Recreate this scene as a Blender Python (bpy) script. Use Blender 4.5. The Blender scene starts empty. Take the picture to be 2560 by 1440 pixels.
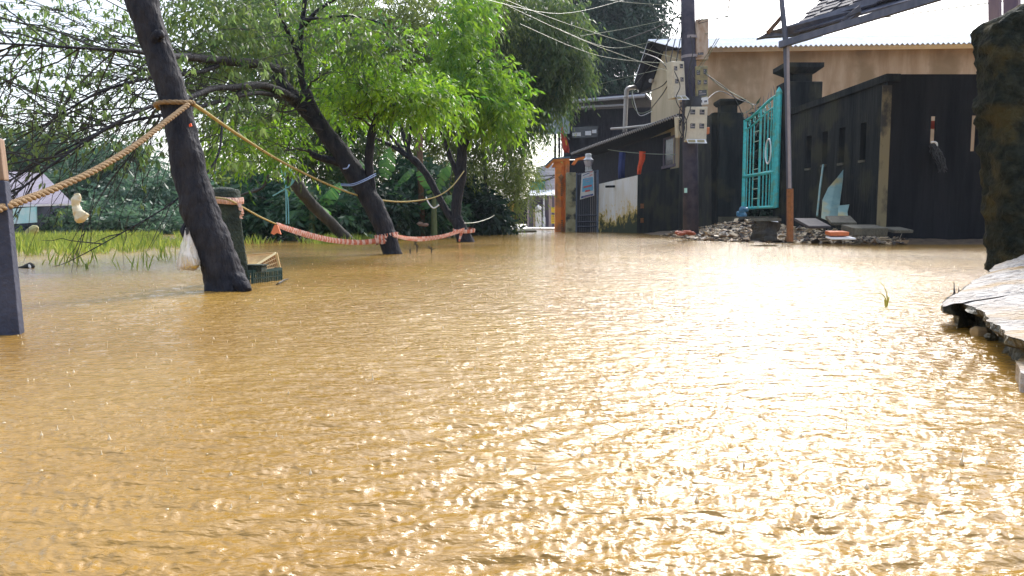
import bpy, math, random
import numpy as np
from mathutils import Vector, Matrix, noise as mnoise
R = math.radians
scene = bpy.context.scene
# ------------------------------------------------------------------ camera
CAM_H = 0.36
F = 1850.0
PITCH = R(5.0)
cam_d = bpy.data.cameras.new('camera')
cam = bpy.data.objects.new('camera', cam_d)
scene.collection.objects.link(cam)
cam.location = (0, 0, CAM_H)
cam.rotation_euler = (R(90) - PITCH, 0, 0)
cam_d.sensor_width = 36
cam_d.lens = F / 2560 * 36
cam_d.clip_start = 0.05
cam_d.clip_end = 1000
scene.camera = cam
scene.render.resolution_x, scene.render.resolution_y = 1024, 576
# ------------------------------------------------------------------ world, sun, exposure
SUN_EL, SUN_AZ = R(40), R(23)          # azimuth measured from +Y towards +X
w = bpy.data.worlds.new('World'); scene.world = w; w.use_nodes = True
nt = w.node_tree; nt.nodes.clear()
out = nt.nodes.new('ShaderNodeOutputWorld')
bg = nt.nodes.new('ShaderNodeBackground'); bg.inputs['Strength'].default_value = 0.10
sky = nt.nodes.new('ShaderNodeTexSky'); sky.sky_type = 'NISHITA'; sky.sun_disc = False
sky.sun_elevation = SUN_EL; sky.sun_rotation = SUN_AZ
sky.air_density = 1.0; sky.dust_density = 4.0; sky.ozone_density = 1.0
bg2 = nt.nodes.new('ShaderNodeBackground')       # thin bright rain cloud over the whole sky
bg2.inputs['Color'].default_value = (0.86, 0.92, 1.0, 1); bg2.inputs['Strength'].default_value = 0.34
# brighter cloud around the hidden sun
tcw = nt.nodes.new('ShaderNodeTexCoord'); dt = nt.nodes.new('ShaderNodeVectorMath'); dt.operation = 'DOT_PRODUCT'
dt.inputs[1].default_value = (math.sin(SUN_AZ) * math.cos(R(30)), math.cos(SUN_AZ) * math.cos(R(30)), math.sin(R(30)))
nt.links.new(tcw.outputs['Generated'], dt.inputs[0])
mrw = nt.nodes.new('ShaderNodeMapRange'); mrw.interpolation_type = 'SMOOTHSTEP'
mrw.inputs[1].default_value = 0.66; mrw.inputs[2].default_value = 1.0; mrw.inputs[3].default_value = 0.38; mrw.inputs[4].default_value = 1.25
nt.links.new(dt.outputs['Value'], mrw.inputs[0]); nt.links.new(mrw.outputs[0], bg2.inputs['Strength'])
add = nt.nodes.new('ShaderNodeAddShader')
nt.links.new(sky.outputs[0], bg.inputs[0]); nt.links.new(bg.outputs[0], add.inputs[0])
nt.links.new(bg2.outputs[0], add.inputs[1]); nt.links.new(add.outputs[0], out.inputs[0])
sd = bpy.data.lights.new('sun', 'SUN'); sd.energy = 2.2; sd.angle = R(20); sd.color = (1, 0.97, 0.93)
so = bpy.data.objects.new('sun', sd); scene.collection.objects.link(so)
sdir = Vector((math.sin(SUN_AZ) * math.cos(SUN_EL), math.cos(SUN_AZ) * math.cos(SUN_EL), math.sin(SUN_EL)))
so.rotation_euler = sdir.to_track_quat('Z', 'Y').to_euler()
so.location = (10, 20, 30)
scene.view_settings.view_transform = 'Standard'
scene.view_settings.look = 'None'
scene.view_settings.exposure = 0.9
scene.view_settings.gamma = 1
scene.cycles.max_bounces = 6
scene.cycles.transparent_max_bounces = 8
scene.cycles.sample_clamp_indirect = 6
scene.cycles.caustics_reflective = False
scene.cycles.caustics_refractive = False
try: scene.cycles.use_denoising = True
except Exception: pass
# ------------------------------------------------------------------ helpers
cp, sp = math.cos(PITCH), math.sin(PITCH)
def P(px, py, Y):
    """point seen at a photo pixel (2560x1440), Y metres in front of the camera"""
    x = (px - 1280) / F; v = (720 - py) / F
    d = Vector((x, sp * v + cp, cp * v - sp))
    return Vector((0, 0, CAM_H)) + d * (Y / d.y)
def G(px, py, z=0.0):
    x = (px - 1280) / F; v = (720 - py) / F
    d = Vector((x, sp * v + cp, cp * v - sp))
    return Vector((0, 0, CAM_H)) + d * ((z - CAM_H) / d.z)
def M(px_w, Y): return px_w * Y / F
COL = scene.collection
def tag(o, label=None, cat=None, group=None, kind=None):
    if label: o['label'] = label
    if cat: o['category'] = cat
    if group: o['group'] = group
    if kind: o['kind'] = kind
    return o
def root(name, loc, label, cat, group=None):
    o = bpy.data.objects.new(name, None); COL.objects.link(o)
    o.location = loc; o.empty_display_size = 0.2
    return tag(o, label, cat, group)
def wloc(o):
    v = Vector((0, 0, 0))
    while o is not None:
        v += o.location; o = o.parent
    return v
class MB:
    def __init__(s): s.v = []; s.f = []
    def add(s, verts, faces):
        b = len(s.v); s.v += [tuple(v) for v in verts]; s.f += [tuple(i + b for i in f) for f in faces]; return s
    def hexa(s, a):       # a: 8 points, bottom 4 then top 4 (same winding)
        return s.add(a, [(0,3,2,1),(4,5,6,7),(0,1,5,4),(1,2,6,5),(2,3,7,6),(3,0,4,7)])
    def box(s, c, size, ax=None):
        c = Vector(c); hx, hy, hz = [q / 2 for q in size]
        if ax is None: X, Y, Z = Vector((1,0,0)), Vector((0,1,0)), Vector((0,0,1))
        else: X, Y, Z = ax
        p = lambda a, b, d: c + X * (a*hx) + Y * (b*hy) + Z * (d*hz)
        return s.hexa([p(-1,-1,-1),p(1,-1,-1),p(1,1,-1),p(-1,1,-1),p(-1,-1,1),p(1,-1,1),p(1,1,1),p(-1,1,1)])
    def wall(s, p0, p1, z0, z1, th, z1b=None, z0b=None):
        """vertical slab from ground point p0 to p1; thickness to the right of p0->p1"""
        p0 = Vector((p0[0], p0[1], 0)); p1 = Vector((p1[0], p1[1], 0))
        d = (p1 - p0).normalized(); n = Vector((d.y, -d.x, 0)) * th
        z1b = z1 if z1b is None else z1b; z0b = z0 if z0b is None else z0b
        U = lambda p, z: Vector((p.x, p.y, z))
        return s.hexa([U(p0,z0),U(p1,z0b),U(p1+n,z0b),U(p0+n,z0),U(p0,z1),U(p1,z1b),U(p1+n,z1b),U(p0+n,z1)])
    def slab(s, poly, t):
        """polygon (list of points) extruded by vector t"""
        n = len(poly); t = Vector(t); a = [Vector(p) for p in poly]
        return s.add(a + [p + t for p in a], [tuple(range(n)), tuple(range(2*n-1, n-1, -1))] +
                     [(i, i+n, (i+1) % n + n, (i+1) % n) for i in range(n)])
    def tube(s, pts, rad, sides=8, rough=0.0, seed=0, cap=True, fr=6.0):
        pts = [Vector(p) for p in pts]; n = len(pts)
        if not hasattr(rad, '__len__'): rad = [rad] * n
        up = Vector((0, 0, 1)); prev = None; vs = []
        for i, p in enumerate(pts):
            d = (pts[min(i+1, n-1)] - pts[max(i-1, 0)])
            d = d.normalized() if d.length > 1e-9 else up
            if prev is None:
                a = d.cross(up)
                if a.length < 0.05: a = d.cross(Vector((1, 0, 0)))
                a.normalize()
            else:
                a = prev - d * prev.dot(d)
                a = a.normalized() if a.length > 1e-6 else d.orthogonal().normalized()
            prev = a; b = d.cross(a)
            for k in range(sides):
                t = 2 * math.pi * k / sides
                q = a * math.cos(t) + b * math.sin(t); r = rad[i]
                if rough:
                    w_ = (p + q * r)
                    r *= 1 + rough * (mnoise.noise(w_ * fr + Vector((seed, 0, 0))) + 0.5 * mnoise.noise(w_ * fr * 3))
                vs.append(p + q * r)
        fs = [(i*sides+k, i*sides+(k+1) % sides, (i+1)*sides+(k+1) % sides, (i+1)*sides+k) for i in range(n-1) for k in range(sides)]
        if cap: fs += [tuple(range(sides-1, -1, -1)), tuple((n-1)*sides+k for k in range(sides))]
        return s.add(vs, fs)
    def build(s, name, mat, parent=None, smooth=False, org=None, bevel=0):
        if parent is not None: base = wloc(parent)
        elif org is not None: base = Vector(org)
        else:
            a = np.array(s.v); base = Vector((float(a[:,0].mean()), float(a[:,1].mean()), float(a[:,2].min())))
        me = bpy.data.meshes.new(name)
        me.from_pydata([(v[0]-base.x, v[1]-base.y, v[2]-base.z) for v in s.v], [], s.f)
        me.materials.append(mat)
        if smooth: me.polygons.foreach_set('use_smooth', [True] * len(me.polygons))
        me.update()
        o = bpy.data.objects.new(name, me); COL.objects.link(o)
        if parent is not None: o.parent = parent
        else: o.location = base
        if bevel:
            m = o.modifiers.new('b', 'BEVEL'); m.width = bevel; m.segments = 2; m.limit_method = 'ANGLE'
        return o
def resample(pts, vals, n):
    """Catmull-Rom through pts with n samples per span"""
    P_ = [Vector(p) for p in pts]; o = []; r = []
    for i in range(len(P_) - 1):
        p0 = P_[max(i-1, 0)]; p1 = P_[i]; p2 = P_[i+1]; p3 = P_[min(i+2, len(P_)-1)]
        for k in range(n):
            t = k / n
            o.append(0.5 * ((2*p1) + (p2-p0)*t + (2*p0-5*p1+4*p2-p3)*t*t + (3*p1-p0-3*p2+p3)*t**3))
            r.append(vals[i] * (1-t) + vals[i+1] * t)
    o.append(P_[-1]); r.append(vals[-1])
    return o, r
def sag(a, b, s, n=16):
    a = Vector(a); b = Vector(b)
    return [a.lerp(b, i/n) - Vector((0, 0, s * 4 * (i/n) * (1 - i/n))) for i in range(n+1)]
# ------------------------------------------------------------------ materials
def newmat(name):
    m = bpy.data.materials.new(name); m.use_nodes = True
    n = m.node_tree; b = n.nodes['Principled BSDF']; return m, n, b
def mat(name, c1, c2=None, rough=0.8, scale=6.0, stretch=(1, 1, 1), bump=0.0, bscale=30.0, metal=0.0, detail=6, c3=None, lo=0.35, hi=0.65, spec=0.5, s3=1.5):
    m, n, b = newmat(name)
    b.inputs['Roughness'].default_value = rough; b.inputs['Metallic'].default_value = metal
    b.inputs['Specular IOR Level'].default_value = spec
    c2 = c2 or tuple(q * 0.7 for q in c1)
    tc = n.nodes.new('ShaderNodeNewGeometry')
    mp = n.nodes.new('ShaderNodeMapping'); mp.inputs['Scale'].default_value = stretch
    n.links.new(tc.outputs['Position'], mp.inputs[0])
    nz = n.nodes.new('ShaderNodeTexNoise'); nz.inputs['Scale'].default_value = scale; nz.inputs['Detail'].default_value = detail
    nz.inputs['Roughness'].default_value = 0.65
    n.links.new(mp.outputs[0], nz.inputs['Vector'])
    rp = n.nodes.new('ShaderNodeValToRGB')
    rp.color_ramp.elements[0].position = lo; rp.color_ramp.elements[1].position = hi
    rp.color_ramp.elements[0].color = (*c1, 1); rp.color_ramp.elements[1].color = (*c2, 1)
    n.links.new(nz.outputs['Fac'], rp.inputs[0]); col = rp.outputs[0]
    if c3:
        n3 = n.nodes.new('ShaderNodeTexNoise'); n3.inputs['Scale'].default_value = s3; n3.inputs['Detail'].default_value = 8
        n.links.new(tc.outputs['Position'], n3.inputs['Vector'])
        r3 = n.nodes.new('ShaderNodeValToRGB'); r3.color_ramp.elements[0].position = 0.5; r3.color_ramp.elements[1].position = 0.62
        n.links.new(n3.outputs['Fac'], r3.inputs[0])
        mx = n.nodes.new('ShaderNodeMixRGB'); mx.inputs[2].default_value = (*c3, 1)
        n.links.new(r3.outputs[0], mx.inputs[0]); n.links.new(col, mx.inputs[1]); col = mx.outputs[0]
    n.links.new(col, b.inputs['Base Color'])
    if bump:
        nb = n.nodes.new('ShaderNodeTexNoise'); nb.inputs['Scale'].default_value = bscale; nb.inputs['Detail'].default_value = 8
        n.links.new(mp.outputs[0], nb.inputs['Vector'])
        bp = n.nodes.new('ShaderNodeBump'); bp.inputs['Strength'].default_value = bump; bp.inputs['Distance'].default_value = 0.03
        n.links.new(nb.outputs['Fac'], bp.inputs['Height']); n.links.new(bp.outputs[0], b.inputs['Normal'])
    return m
def leafmat(name, c1, c2, trans=0.5, tb=2.2):
    """leaf: diffuse + translucent, colour varies leaf by leaf with the 'rnd' attribute"""
    m, n, b = newmat(name)
    at = n.nodes.new('ShaderNodeAttribute'); at.attribute_name = 'rnd'
    rp = n.nodes.new('ShaderNodeValToRGB'); rp.color_ramp.elements[0].color = (*c1, 1); rp.color_ramp.elements[1].color = (*c2, 1)
    n.links.new(at.outputs['Fac'], rp.inputs[0]); n.links.new(rp.outputs[0], b.inputs['Base Color'])
    b.inputs['Roughness'].default_value = 0.45
    tr = n.nodes.new('ShaderNodeBsdfTranslucent')
    hs = n.nodes.new('ShaderNodeHueSaturation'); hs.inputs['Value'].default_value = tb; hs.inputs['Hue'].default_value = 0.485
    n.links.new(rp.outputs[0], hs.inputs['Color']); n.links.new(hs.outputs[0], tr.inputs[0])
    mx = n.nodes.new('ShaderNodeMixShader'); mx.inputs[0].default_value = trans
    o = n.nodes['Material Output']
    n.links.new(b.outputs[0], mx.inputs[1]); n.links.new(tr.outputs[0], mx.inputs[2]); n.links.new(mx.outputs[0], o.inputs[0])
    return m
def plain(name, c, rough=0.6, metal=0.0): 
    return mat(name, c, tuple(q*0.82 for q in c), rough=rough, metal=metal, scale=12)
m_bark = mat('bark', (0.007, 0.009, 0.018), (0.032, 0.031, 0.038), spec=0.25, rough=0.75, scale=14, stretch=(1, 1, 0.35), bump=1.0, bscale=40)
m_bark2 = mat('bark_far', (0.018, 0.018, 0.02), (0.05, 0.048, 0.042), rough=0.8, scale=10, stretch=(1,1,.3), bump=0.6, bscale=30)
m_barkb = mat('bark_brown', (0.16, 0.09, 0.05), (0.09, 0.05, 0.03), rough=0.8, scale=10)
m_twig = plain('twig', (0.03, 0.03, 0.03), 0.7)
m_twigb = plain('twig_pale', (0.16, 0.13, 0.06), 0.7)
m_leafA = leafmat('leaf_bright', (0.026, 0.110, 0.012), (0.14, 0.26, 0.016), 0.5, 2.2)
m_leafL = leafmat('leaf_grey', (0.04, 0.09, 0.03), (0.12, 0.18, 0.05), 0.55, 2.2)
m_leafB = leafmat('leaf_mid', (0.022, 0.065, 0.022), (0.09, 0.135, 0.03), 0.5, 1.9)
m_leafC = leafmat('leaf_bamboo', (0.045, 0.085, 0.018), (0.15, 0.20, 0.04), 0.5, 2.2)
m_leafD = leafmat('leaf_dark', (0.008, 0.03, 0.022), (0.022, 0.06, 0.03), 0.3, 1.2)
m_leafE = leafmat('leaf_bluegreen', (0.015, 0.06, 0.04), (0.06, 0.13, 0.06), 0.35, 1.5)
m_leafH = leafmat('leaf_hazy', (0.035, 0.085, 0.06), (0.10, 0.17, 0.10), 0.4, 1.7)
m_banana = leafmat('leaf_banana', (0.04, 0.13, 0.05), (0.08, 0.20, 0.05), 0.45, 1.7)
m_bananaY = leafmat('leaf_broad', (0.08, 0.28, 0.03), (0.10, 0.34, 0.03), 0.5, 1.8)
m_grass = leafmat('grass_blade', (0.10, 0.19, 0.03), (0.28, 0.34, 0.06), 0.5, 1.5)
m_darkwall = mat('mouldy_concrete', (0.003, 0.005, 0.009), (0.024, 0.028, 0.030), rough=0.85, scale=4.5, stretch=(1, 1, 0.13), bump=0.5, bscale=18, c3=(0.035, 0.036, 0.026), spec=0.15)
m_darkwall2 = mat('black_concrete', (0.001, 0.002, 0.005), (0.013, 0.014, 0.018), rough=0.85, scale=4, stretch=(1, 1, 0.10), bump=0.5, bscale=18, spec=0.15)
m_darkwood = mat('dark_timber', (0.007, 0.007, 0.014), (0.024, 0.022, 0.032), rough=0.8, scale=5, stretch=(3, 3, 0.5), bump=0.3, spec=0.15)
m_tan = mat('tan_render', (0.36, 0.23, 0.13), (0.56, 0.40, 0.27), rough=0.9, scale=2.2, stretch=(1, 1, 0.16), c3=(0.30, 0.20, 0.11), s3=0.7)
m_roofw = mat('white_sheet_roof', (0.62, 0.66, 0.74), (0.75, 0.78, 0.84), rough=0.5, scale=2)
m_concrete = mat('weathered_concrete', (0.06, 0.06, 0.05), (0.14, 0.13, 0.10), rough=0.85, scale=6, bump=0.6, bscale=40, c3=(0.05, 0.05, 0.035))
m_post = mat('post_concrete', (0.025, 0.032, 0.06), (0.055, 0.062, 0.10), rough=0.85, scale=9, bump=0.35, bscale=60)
m_postdark = mat('mossy_post', (0.018, 0.03, 0.026), (0.05, 0.07, 0.05), rough=0.9, scale=12, bump=0.7, bscale=60)
m_littop = mat('lit_tan_wood', (0.20, 0.13, 0.09), (0.28, 0.19, 0.13), rough=0.8, scale=20, stretch=(1,1,.2), bump=0.3)
m_rock = mat('mossy_masonry', (0.006, 0.010, 0.010), (0.030, 0.034, 0.024), rough=0.9, scale=16, bump=1.0, bscale=38, c3=(0.055, 0.048, 0.022), s3=4.5, spec=0.15)
m_ledge = mat('pale_broken_slab', (0.20, 0.17, 0.14), (0.50, 0.47, 0.45), rough=0.7, scale=9, bump=0.9, bscale=45, c3=(0.30, 0.20, 0.09), s3=2.6)
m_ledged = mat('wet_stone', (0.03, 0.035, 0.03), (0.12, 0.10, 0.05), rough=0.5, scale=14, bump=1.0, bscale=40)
m_orange = mat('orange_paint', (0.95, 0.32, 0.05), (0.86, 0.25, 0.04), rough=0.7, scale=4, c3=(0.42, 0.16, 0.07))
m_blue = plain('blue_paint', (0.10, 0.22, 0.34))
m_teal = mat('turquoise_paint', (0.07, 0.62, 0.66), (0.05, 0.45, 0.48), rough=0.45, scale=14, c3=(0.12, 0.42, 0.36), s3=6)
m_whitew = mat('whitewash_mossy', (0.80, 0.78, 0.78), (0.62, 0.58, 0.52), rough=0.85, scale=5, stretch=(1, 1, .3))
m_white = plain('white_paint', (0.78, 0.80, 0.84))
m_pvc = plain('grey_pipe', (0.38, 0.35, 0.34), 0.4)
m_meter = mat('meter_plastic', (0.62, 0.58, 0.48), (0.52, 0.48, 0.40), rough=0.5, scale=14)
m_meterrust = mat('stained_plastic', (0.50, 0.42, 0.36), (0.34, 0.22, 0.15), rough=0.6, scale=9, stretch=(1, 1, .5))
m_meteryel = mat('yellowed_plastic', (0.38, 0.33, 0.16), (0.20, 0.18, 0.12), rough=0.6, scale=9)
m_glassd = plain('dark_window', (0.04, 0.045, 0.06), 0.2)
m_cable = plain('black_cable', (0.02, 0.02, 0.025), 0.5)
m_cablep = plain('pale_cable', (0.24, 0.28, 0.20), 0.5)
m_rope = mat('hemp_rope', (0.34, 0.23, 0.12), (0.22, 0.14, 0.07), rough=0.85, scale=60, bump=0.5, bscale=250)
m_ropey = mat('yellow_rope', (0.46, 0.38, 0.16), (0.32, 0.25, 0.10), rough=0.8, scale=60)
m_red = plain('red_cloth', (0.62, 0.05, 0.02), 0.7)
m_orangec = plain('orange_cloth', (0.85, 0.10, 0.02), 0.7)
m_rust = mat('rusty_steel', (0.30, 0.12, 0.04), (0.17, 0.07, 0.03), rough=0.8, scale=16, bump=0.4)
m_steel = mat('painted_steel', (0.05, 0.06, 0.10), (0.10, 0.11, 0.16), rough=0.5, scale=9, stretch=(1,1,.2))
m_pipe2 = plain('grey_steel', (0.30, 0.27, 0.30), 0.5)
m_purple = mat('weathered_timber', (0.12, 0.09, 0.14), (0.22, 0.16, 0.18), rough=0.8, scale=8, stretch=(1,1,.2))
m_tile = mat('roof_tile', (0.02, 0.022, 0.04), (0.05, 0.048, 0.07), rough=0.8, scale=8, bump=0.4)
m_crateg = plain('dark_green_plastic', (0.015, 0.06, 0.055), 0.4)
m_crateb = plain('beige_plastic', (0.62, 0.42, 0.20), 0.5)
m_mud = mat('muddy_ground', (0.16, 0.11, 0.07), (0.07, 0.05, 0.035), rough=0.7, scale=7, bump=0.9, bscale=30)
m_brick = plain('orange_brick', (0.62, 0.16, 0.05))
# white / orange-white barrier tape
def tapemat():
    m, n, b = newmat('barrier_tape'); b.inputs['Roughness'].default_value = 0.4
    uv = n.nodes.new('ShaderNodeAttribute'); uv.attribute_name = 'su'
    mt = n.nodes.new('ShaderNodeMath'); mt.operation = 'MULTIPLY'; mt.inputs[1].default_value = 1.0
    fr = n.nodes.new('ShaderNodeMath'); fr.operation = 'FRACT'
    gt = n.nodes.new('ShaderNodeMath'); gt.operation = 'GREATER_THAN'; gt.inputs[1].default_value = 0.45
    mx = n.nodes.new('ShaderNodeMixRGB'); mx.inputs[1].default_value = (0.72, 0.50, 0.44, 1); mx.inputs[2].default_value = (0.58, 0.17, 0.10, 1)
    n.links.new(uv.outputs['Fac'], mt.inputs[0]); n.links.new(mt.outputs[0], fr.inputs[0]); n.links.new(fr.outputs[0], gt.inputs[0])
    n.links.new(gt.outputs[0], mx.inputs[0]); n.links.new(mx.outputs[0], b.inputs['Base Color'])
    return m
m_tape = tapemat()
# muddy water
def watermat():
    m, n, b = newmat('muddy_water')
    g = n.nodes.new('ShaderNodeNewGeometry')
    nz = n.nodes.new('ShaderNodeTexNoise'); nz.inputs['Scale'].default_value = 0.7; nz.inputs['Detail'].default_value = 7
    n.links.new(g.outputs['Position'], nz.inputs['Vector'])
    rp = n.nodes.new('ShaderNodeValToRGB'); rp.color_ramp.elements[0].position = 0.3; rp.color_ramp.elements[1].position = 0.7
    rp.color_ramp.elements[0].color = (0.25, 0.136, 0.026, 1); rp.color_ramp.elements[1].color = (0.37, 0.225, 0.055, 1)
    n.links.new(nz.outputs['Fac'], rp.inputs[0]); n.links.new(rp.outputs[0], b.inputs['Base Color'])
    b.inputs['Roughness'].default_value = 0.10; b.inputs['IOR'].default_value = 1.45
    mp = n.nodes.new('ShaderNodeMapping'); mp.inputs['Scale'].default_value = (0.45, 1.0, 1.0)
    n.links.new(g.outputs['Position'], mp.inputs[0])
    n1 = n.nodes.new('ShaderNodeTexNoise'); n1.inputs['Scale'].default_value = 60; n1.inputs['Detail'].default_value = 5
    n.links.new(mp.outputs[0], n1.inputs['Vector'])
    bp = n.nodes.new('ShaderNodeBump'); bp.inputs['Strength'].default_value = 0.8; bp.inputs['Distance'].default_value = 0.010
    n.links.new(n1.outputs['Fac'], bp.inputs['Height'])
    n2 = n.nodes.new('ShaderNodeTexNoise'); n2.inputs['Scale'].default_value = 26; n2.inputs['Detail'].default_value = 3
    n.links.new(mp.outputs[0], n2.inputs['Vector'])
    b2 = n.nodes.new('ShaderNodeBump'); b2.inputs['Strength'].default_value = 0.5; b2.inputs['Distance'].default_value = 0.03
    n.links.new(n2.outputs['Fac'], b2.inputs['Height']); n.links.new(b2.outputs[0], bp.inputs['Normal'])
    n.links.new(bp.outputs[0], b.inputs['Normal'])
    return m
m_water = watermat()
# ------------------------------------------------------------------ foliage tools (numpy)
class Leaves:
    """collects leaf blades as folded rhombi; arrays of (n,3)"""
    def __init__(s, seed): s.rng = np.random.default_rng(seed); s.p = []; s.d = []; s.l = []; s.w = []; s.c = []
    def add(s, p, d, l, w, c):
        n = len(p); s.p.append(p); s.d.append(d); s.l.append(np.broadcast_to(l, (n,))); s.w.append(np.broadcast_to(w, (n,))); s.c.append(np.broadcast_to(c, (n,)))
    def sprays(s, c, r, n, L=0.5, m=14, leaf=0.09, wid=0.28, droop=0.5, shell=0.35, out=0.6, hang=1.0, col=(0, 1)):
        """n sprays in the ellipsoid c, r: each an arching twig with m leaves"""
        rg = s.rng
        u = rg.normal(size=(n, 3)); u /= np.linalg.norm(u, axis=1)[:, None]
        rad = shell + (1 - shell) * rg.random((n, 1)) ** 0.6
        st = np.array(c) + u * rad * np.array(r)
        d = u * out + rg.normal(size=(n, 3)) * 0.5 + np.array([0, 0, 0.15]); d /= np.linalg.norm(d, axis=1)[:, None]
        Ls = L * (0.6 + 0.8 * rg.random(n))
        t = (np.arange(m) + 0.5) / m
        pos = st[:, None, :] + d[:, None, :] * (Ls[:, None] * t)[:, :, None]
        pos[:, :, 2] -= droop * Ls[:, None] * (t ** 2)[None, :]
        side = np.cross(d, [0, 0, 1.0]) + 1e-3; side /= np.linalg.norm(side, axis=1)[:, None]
        sg = np.where(np.arange(m) % 2 == 0, 1, -1)
        ld = side[:, None, :] * sg[None, :, None] * 0.55 + d[:, None, :] * 0.5 + rg.normal(size=(n, m, 3)) * 0.35
        ld[:, :, 2] -= hang
        ld /= np.linalg.norm(ld, axis=2)[:, :, None]
        cc = np.clip(rg.normal((col[0] + col[1]) / 2, 0.22, n), 0, 1)[:, None] * np.ones((1, m)) + rg.normal(0, .12, (n, m))
        ll = leaf * (0.6 + 0.7 * rg.random((n, m)))
        s.add(pos.reshape(-1, 3), ld.reshape(-1, 3), ll.ravel(), (ll * wid).ravel(), cc.ravel())
        return st, d, Ls
    def build(s, name, mt, parent):
        p = np.concatenate(s.p); d = np.concatenate(s.d); l = np.concatenate(s.l)[:, None]; w_ = np.concatenate(s.w)[:, None]; c = np.concatenate(s.c)
        n = len(p); base = np.array(wloc(parent)) if parent is not None else p.mean(0)
        q = s.rng.normal(size=(n, 3)); sd_ = np.cross(d, q); sd_ /= np.linalg.norm(sd_, axis=1)[:, None] + 1e-9
        nn = np.cross(d, sd_)
        mid = p + d * l * 0.42
        tip = p + d * l + nn * l * 0.12
        a = mid + sd_ * w_ * 0.5 + nn * w_ * 0.22; b = mid - sd_ * w_ * 0.5 + nn * w_ * 0.22
        v = np.stack([p, a, tip, b], 1).reshape(-1, 3) - base
        i = np.arange(n) * 4
        f = np.stack([i, i+1, i+2, i, i+2, i+3], 1).reshape(-1)
        me = bpy.data.meshes.new(name)
        me.vertices.add(n * 4); me.vertices.foreach_set('co', v.astype(np.float32).ravel())
        me.loops.add(n * 6); me.loops.foreach_set('vertex_index', f.astype(np.int32))
        me.polygons.add(n * 2); me.polygons.foreach_set('loop_start', np.arange(n * 2, dtype=np.int32) * 3)
        me.update(calc_edges=True)
        at = me.attributes.new('rnd', 'FLOAT', 'FACE'); at.data.foreach_set('value', np.repeat(np.clip(c, 0, 1), 2).astype(np.float32))
        me.materials.append(mt)
        o = bpy.data.objects.new(name, me); COL.objects.link(o)
        if parent is not None: o.parent = parent
        else: o.location = base
        return o
def limb(mb, spec, n=6, sides=8, rough=0.12, seed=1, fr=6.0):
    """spec: list of (px, py, Y, width_px)"""
    pts = [P(a, b, c) for a, b, c, _ in spec]; rad = [w_ / 2 * c / F for _, _, c, w_ in spec]
    p, r = resample(pts, rad, n)
    mb.tube(p, r, sides, rough, seed, fr=fr)
    return p
def twig(mb, a, b, r0, r1, arch=0.1, n=6, sides=4, jit=0.03, rnd=random):
    a = Vector(a); b = Vector(b); L = (b - a).length; o = []
    j = [Vector((rnd.uniform(-1, 1), rnd.uniform(-1, 1), rnd.uniform(-1, 1))) * jit * L for _ in range(n+1)]
    for i in range(n+1):
        t = i / n
        o.append(a.lerp(b, t) + Vector((0, 0, arch * L * 4 * t * (1-t))) + (j[i] if 0 < i < n else Vector()))
    mb.tube(o, [r0 * (1 - i/n) + r1 * i/n for i in range(n+1)], sides, cap=False)
    return o
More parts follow.
